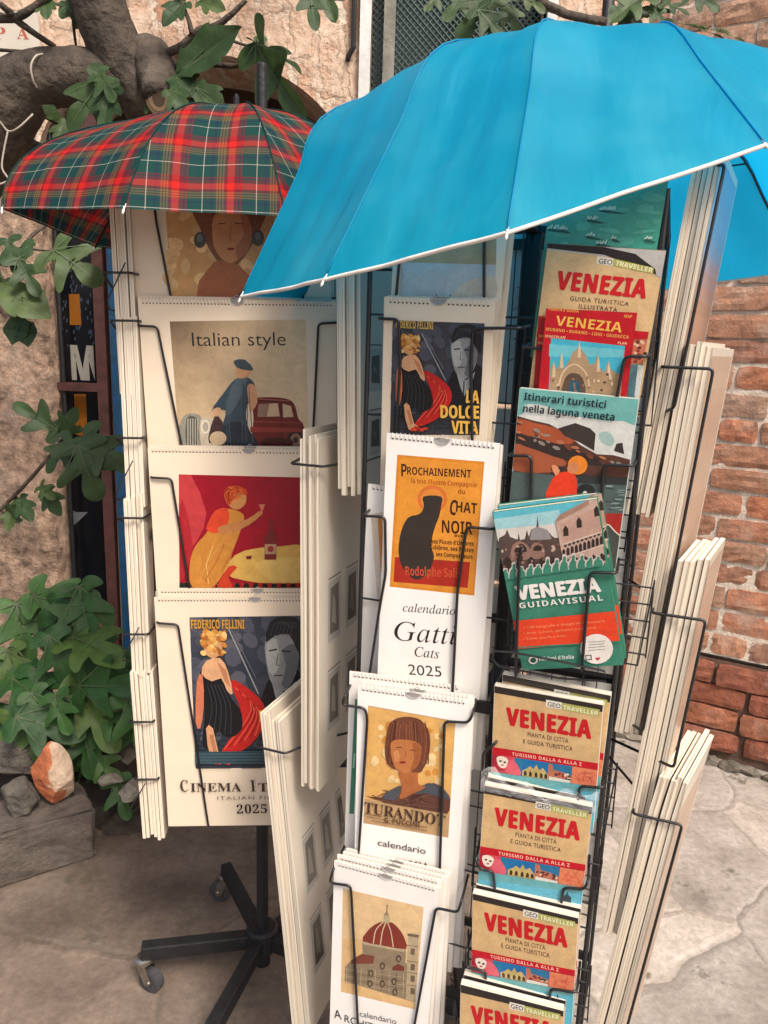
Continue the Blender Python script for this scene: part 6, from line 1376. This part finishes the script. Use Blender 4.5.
twig([(160, 56, 1.9), (182, 46, 1.86), (198, 31, 1.84), (215, 26, 1.83), (232, 14, 1.82), (246, 0, 1.82)], .010, .005); twig([(192, 34, 1.84), (188, 18, 1.84), (180, 0, 1.84)], .006, .004)
twig([(166, 68, 1.9), (205, 64, 1.86), (236, 66, 1.84), (244, 58, 1.83), (248, 50, 1.83), (256, 42, 1.82)], .007, .004); twig([(0, 50, 1.9), (25, 52, 1.9), (42, 56, 1.9)], .004, .003)
twig([(230, 40, 1.83), (250, 46, 1.82), (256, 40, 1.82)], .003, .003); twig([(500, -20, 2.1), (530, -2, 2.1), (552, 8, 2.1), (572, 16, 2.1), (606, 22, 2.1)], .012, .010); twig([(600, 34, 2.05), (625, 24, 2.05), (650, 10, 2.05), (668, -8, 2.05)], .006, .008); twig([(650, 10, 2.05), (656, 14, 2.05)], .004, .003)
twig([(72, 5, 1.95), (74, 30, 1.95), (76, 46, 1.95)], .004, .003); twig([(74, 28, 1.95), (92, 26, 1.95)], .003, .002); twig([(34, 112, 1.97), (54, 122, 1.97), (62, 128, 1.97)], .004, .003); twig([(50, 100, 1.96), (64, 102, 1.96)], .003, .002)
twig([(16, 262, 1.72), (24, 246, 1.72), (36, 232, 1.75), (60, 215, 1.8)], .004, .004); twig([(20, 248, 1.72), (60, 252, 1.66)], .003, .002)
twig([(-10, 520, 1.75), (20, 490, 1.72), (45, 462, 1.70), (62, 440, 1.7)], .005, .004); twig([(62, 440, 1.7), (78, 437, 1.68), (90, 437, 1.66)], .003, .002)
CW = MB(); VN = MB()
def lf(b, t, Y, n=(0, -1, .25), wf=1.0, dY=-.03, droop=.14, fold=.22, lobes=1.0, stalk=None):
    B = at(b[0], b[1], Y); T = at(t[0], t[1], Y+dY); st = rel([at(*stalk)])[0] if stalk else None
    leaf(CW, rel([B])[0], rel([T])[0], n, wf, droop, fold, lobes, st, VN)
lf((105, 78), (66, 124), 1.78, (.2, -.9, .35), .8, lobes=.9); lf((112, 90), (100, 128), 1.76, (-.2, -.9, .3), 1.0, lobes=.8); lf((98, 74), (112, 98), 1.76, (-.3, -.8, .5), 1.0)
lf((58, 118), (44, 106), 1.85, lobes=.3); lf((66, 122), (55, 142), 1.9, lobes=.6); lf((70, 132), (78, 142), 1.9, lobes=.5)
lf((46, 0), (45, 16), 1.85, lobes=.6); lf((60, 4), (88, 24), 1.95, lobes=.7, n=(.3, -.6, .7)); lf((76, 20), (100, 4), 1.95, lobes=.5); lf((92, 26), (112, 34), 1.95, lobes=.3, wf=.6); lf((72, 2), (60, 10), 1.9)
lf((185, 2), (162, 20), 1.84, (.1, -.8, .5), 1.0, lobes=.6); lf((200, 0), (222, 6), 1.84, lobes=.6); lf((180, 0), (176, -14), 1.84)
lf((184, 70), (243, 32), 1.80, (.5, -.75, .45), .36, droop=-.05, fold=.5, lobes=.5); lf((188, 74), (170, 96), 1.82, lobes=.7); lf((256, 42), (302, 62), 1.80, (.1, -.4, .9), .6, fold=.4); lf((258, 44), (290, 112), 1.78, (-.75, -.6, .1), .75, fold=.5, dY=-.1); lf((256, 44), (262, 64), 1.82, lobes=.4)
lf((196, 88), (222, 108), 1.78, lobes=.4, wf=.9); lf((214, 92), (190, 102), 1.8, lobes=.5); lf((170, 90), (186, 110), 1.78, lobes=.6, wf=1.0); lf((176, 78), (200, 92), 1.8, lobes=.6); lf((150, 104), (176, 112), 1.84, lobes=.6)
lf((308, -12), (316, 24), 1.75, (.2, -.9, .2), .9, lobes=.9); lf((322, -14), (334, 16), 1.78, lobes=.8)
lf((8, 240), (16, 272), 1.70, (.1, -.95, .1), 1.0); lf((18, 258), (36, 292), 1.68, (.2, -.9, .2), 1.0); lf((2, 288), (48, 314), 1.68, (.2, -.7, .6), .55, lobes=.3, droop=.1); lf((22, 318), (10, 342), 1.72, lobes=.05, wf=1.1); lf((26, 322), (26, 344), 1.72, lobes=.1, wf=1.0)
lf((54, 250), (96, 276), 1.62, (.1, -.85, .45), 1.35, droop=.2); lf((30, 240), (26, 250), 1.72, lobes=.4); lf((0, 262), (-16, 280), 1.7); lf((4, 280), (-8, 306), 1.69)
lf((58, 430), (14, 404), 1.68, (-.1, -.9, .4), .9); lf((64, 436), (74, 410), 1.68, lobes=.8); lf((84, 437), (130, 466), 1.64, (.2, -.85, .45), 1.0, droop=.2); lf((78, 445), (96, 498), 1.62, (.1, -.85, .5), 1.25, droop=.2); lf((72, 440), (44, 470), 1.66, (0, -.8, .6), 1.0); lf((62, 428), (80, 442), 1.70)
lf((8, 520), (18, 505), 1.74, lobes=.5); lf((46, 490), (58, 514), 1.72, lobes=.6); lf((40, 486), (52, 498), 1.70, lobes=.8); lf((14, 508), (6, 530), 1.74, lobes=.6); lf((20, 498), (30, 520), 1.73, lobes=.6)
# leaves over the window and the brick wall
lf((486, -6), (460, 34), 2.15, (0, -.9, .4), 1.2, droop=.2); lf((470, -10), (445, 16), 2.16, (.2, -.8, .5), 1.0); lf((500, 2), (522, 30), 2.14, (0, -.9, .4), .9, droop=.25); lf((478, 10), (505, 36), 2.12, (0, -.95, .3), 1.0); lf((440, -6), (426, 8), 2.15); lf((520, -6), (545, 8), 2.1, wf=.8)
lf((645, -4), (612, 16), 2.0, (0, -.8, .5), 1.0); lf((650, 6), (668, 24), 2.0, (0, -.9, .3), 1.0); lf((640, 12), (628, 32), 2.02, (0, -.9, .3), .9); lf((668, 22), (730, 30), 1.98, (.1, -.5, .9), .6); lf((700, 28), (748, 34), 1.98, (.1, -.5, .9), .6, lobes=.6); lf((664, 4), (690, 10), 2.0, (0, -.7, .6)); lf((690, -6), (720, 6), 2.05); lf((618, 6), (640, 26), 2.04)
# the crown goes on above the frame and shades the left of the court
for k in range(60):
    x = rng.uniform(-2.0, 0.2); y = rng.uniform(.9, 2.5); z_ = rng.uniform(2.32, 3.1)+.05*abs(x)
    g = math.sin(3*x+1)*math.sin(3.3*y)+rng.normal()*.5
    if g < -.35: continue
    a = rng.uniform(0, 6.28); L_ = rng.uniform(.12, .22); b = np.array([x, y, z_]); t_ = b+np.array([math.cos(a), math.sin(a), rng.uniform(-.6, .1)])*L_
    if min(b[2], t_[2]) < 2.25: continue
    leaf(CW, b-tr0, t_-tr0, (rng.normal()*.3, rng.normal()*.3, 1), 1.0, .15, .2, rng.uniform(.6, 1))
cr = CW.build('crown', LEAFM, tree, smooth=True); weld(cr); VN.tube([(0, 0, 2.6), (.05, 0, 2.61)], .002, 4); VN.build('leaf_stalk', VEIN, cr)
# string tied round the bent limb
PSTR = mat('pale_string', (.42, .37, .31, 1), .8)
def string(pts, lab):
    q_ = MB(); q_.tube(smooth_pts([at(x, y, Y) for x, y, Y in pts], 4), .0022, 6); tag(q_.build('string', PSTR, smooth=True), lab, 'string')
string([(-8, 116, 1.83), (0, 122, 1.84), (8, 131, 1.85), (18, 128, 1.84), (33, 114, 1.85)], 'pale string slung across the lower bend of the fig limb')
string([(8, 131, 1.85), (4, 150, 1.85), (2, 168, 1.85), (8, 180, 1.85), (-6, 186, 1.85)], 'pale string hanging in a loop below the bent fig limb')
string([(44, 54, 1.87), (36, 56, 1.85), (31, 66, 1.84), (33, 80, 1.845), (37, 88, 1.86)], 'pale string ring tied round the horizontal fig limb')
# fig shrub at the doorway
sb = at(75, 770, 2.02); sb[2] = .05; SH = empty('fig_shrub', sb); tag(SH, 'bright green young fig shrub growing between the rocks and the left rack', 'plant')
SL = MB(); ST = MB(); SV = MB()
cl = [(30, 604, 2.05), (72, 600, 2.02), (18, 650, 2.0), (50, 640, 1.96), (92, 612, 2.0), (85, 650, 1.95), (120, 668, 2.0), (45, 672, 1.92), (70, 690, 1.88), (105, 700, 1.9), (25, 700, 1.95), (120, 715, 1.92), (85, 720, 1.86), (100, 745, 1.9), (60, 720, 1.9), (110, 778, 1.86), (128, 660, 2.04), (60, 625, 2.0), (22, 625, 2.04), (40, 705, 1.9), (100, 680, 1.94), (118, 690, 1.98), (75, 660, 1.94), (36, 730, 1.97)]
for i, (x, y, Y) in enumerate(cl):
    tip = at(x, y, Y)-sb; root_ = np.array([rng.normal()*.03, rng.normal()*.03, 0]); mid = root_*.4+tip*.5+np.array([rng.normal()*.03, .02, .05]); ST.tube(smooth_pts([root_, mid, tip], 4), [.005]*4+[.0035]*5, 6)
    for j in range(2 if i != 15 else 1):
        a = rng.uniform(-2.6, .4) if j else -1.2; L_ = rng.uniform(.10, .20)*(.8 if i in (15, 3) else 1)
        b = tip+np.array([rng.normal()*.028, rng.normal()*.03, rng.normal()*.025]); d = np.array([math.cos(a)*.9, -.35+rng.normal()*.15, math.sin(a)*.6-.05])
        leaf(SL, b, b+d/np.linalg.norm(d)*L_, (rng.normal()*.3, -.75, .65+rng.normal()*.2), 1.05, .2, .2, rng.uniform(.8, 1), tip, SV)
o = SL.build('foliage', LEAFS, SH, smooth=True); weld(o); ST.build('stem', VEIN, SH, smooth=True); SV.build('leaf_stalk', VEIN, o, smooth=True)

# ================================================================== LIGHT
w = bpy.data.worlds.new('World'); SC.world = w; w.use_nodes = True; N = w.node_tree.nodes; Lk = w.node_tree.links
sky = N.new('ShaderNodeTexSky'); sky.sky_type = 'NISHITA'; sky.sun_disc = False; EL, AZ = 52, 150
sky.sun_elevation = math.radians(EL); sky.sun_rotation = math.radians(AZ); sky.air_density = 1.0; sky.dust_density = 6.0; sky.ozone_density = .6
Lk.new(sky.outputs[0], N['Background'].inputs[0]); N['Background'].inputs[1].default_value = .115
sl = bpy.data.lights.new('sun', 'SUN'); sl.energy = 2.0; sl.angle = math.radians(16); sl.color = (1, .93, .84)
so = bpy.data.objects.new('sun', sl); COL.objects.link(so)
# sun_rotation measured from +Y, clockwise seen from above: direction towards the sun
a = math.radians(AZ); dv = Vector((math.sin(a)*math.cos(math.radians(EL)), math.cos(a)*math.cos(math.radians(EL)), math.sin(math.radians(EL))))
so.rotation_euler = dv.to_track_quat('Z', 'Y').to_euler()
SC.view_settings.view_transform = 'Standard'; SC.view_settings.look = 'None'; SC.view_settings.exposure = 0.70; SC.view_settings.gamma = 1.0; SC.view_settings.use_curve_mapping = False
try:
    SC.cycles.use_denoising = True; SC.cycles.max_bounces = 8
except Exception: pass
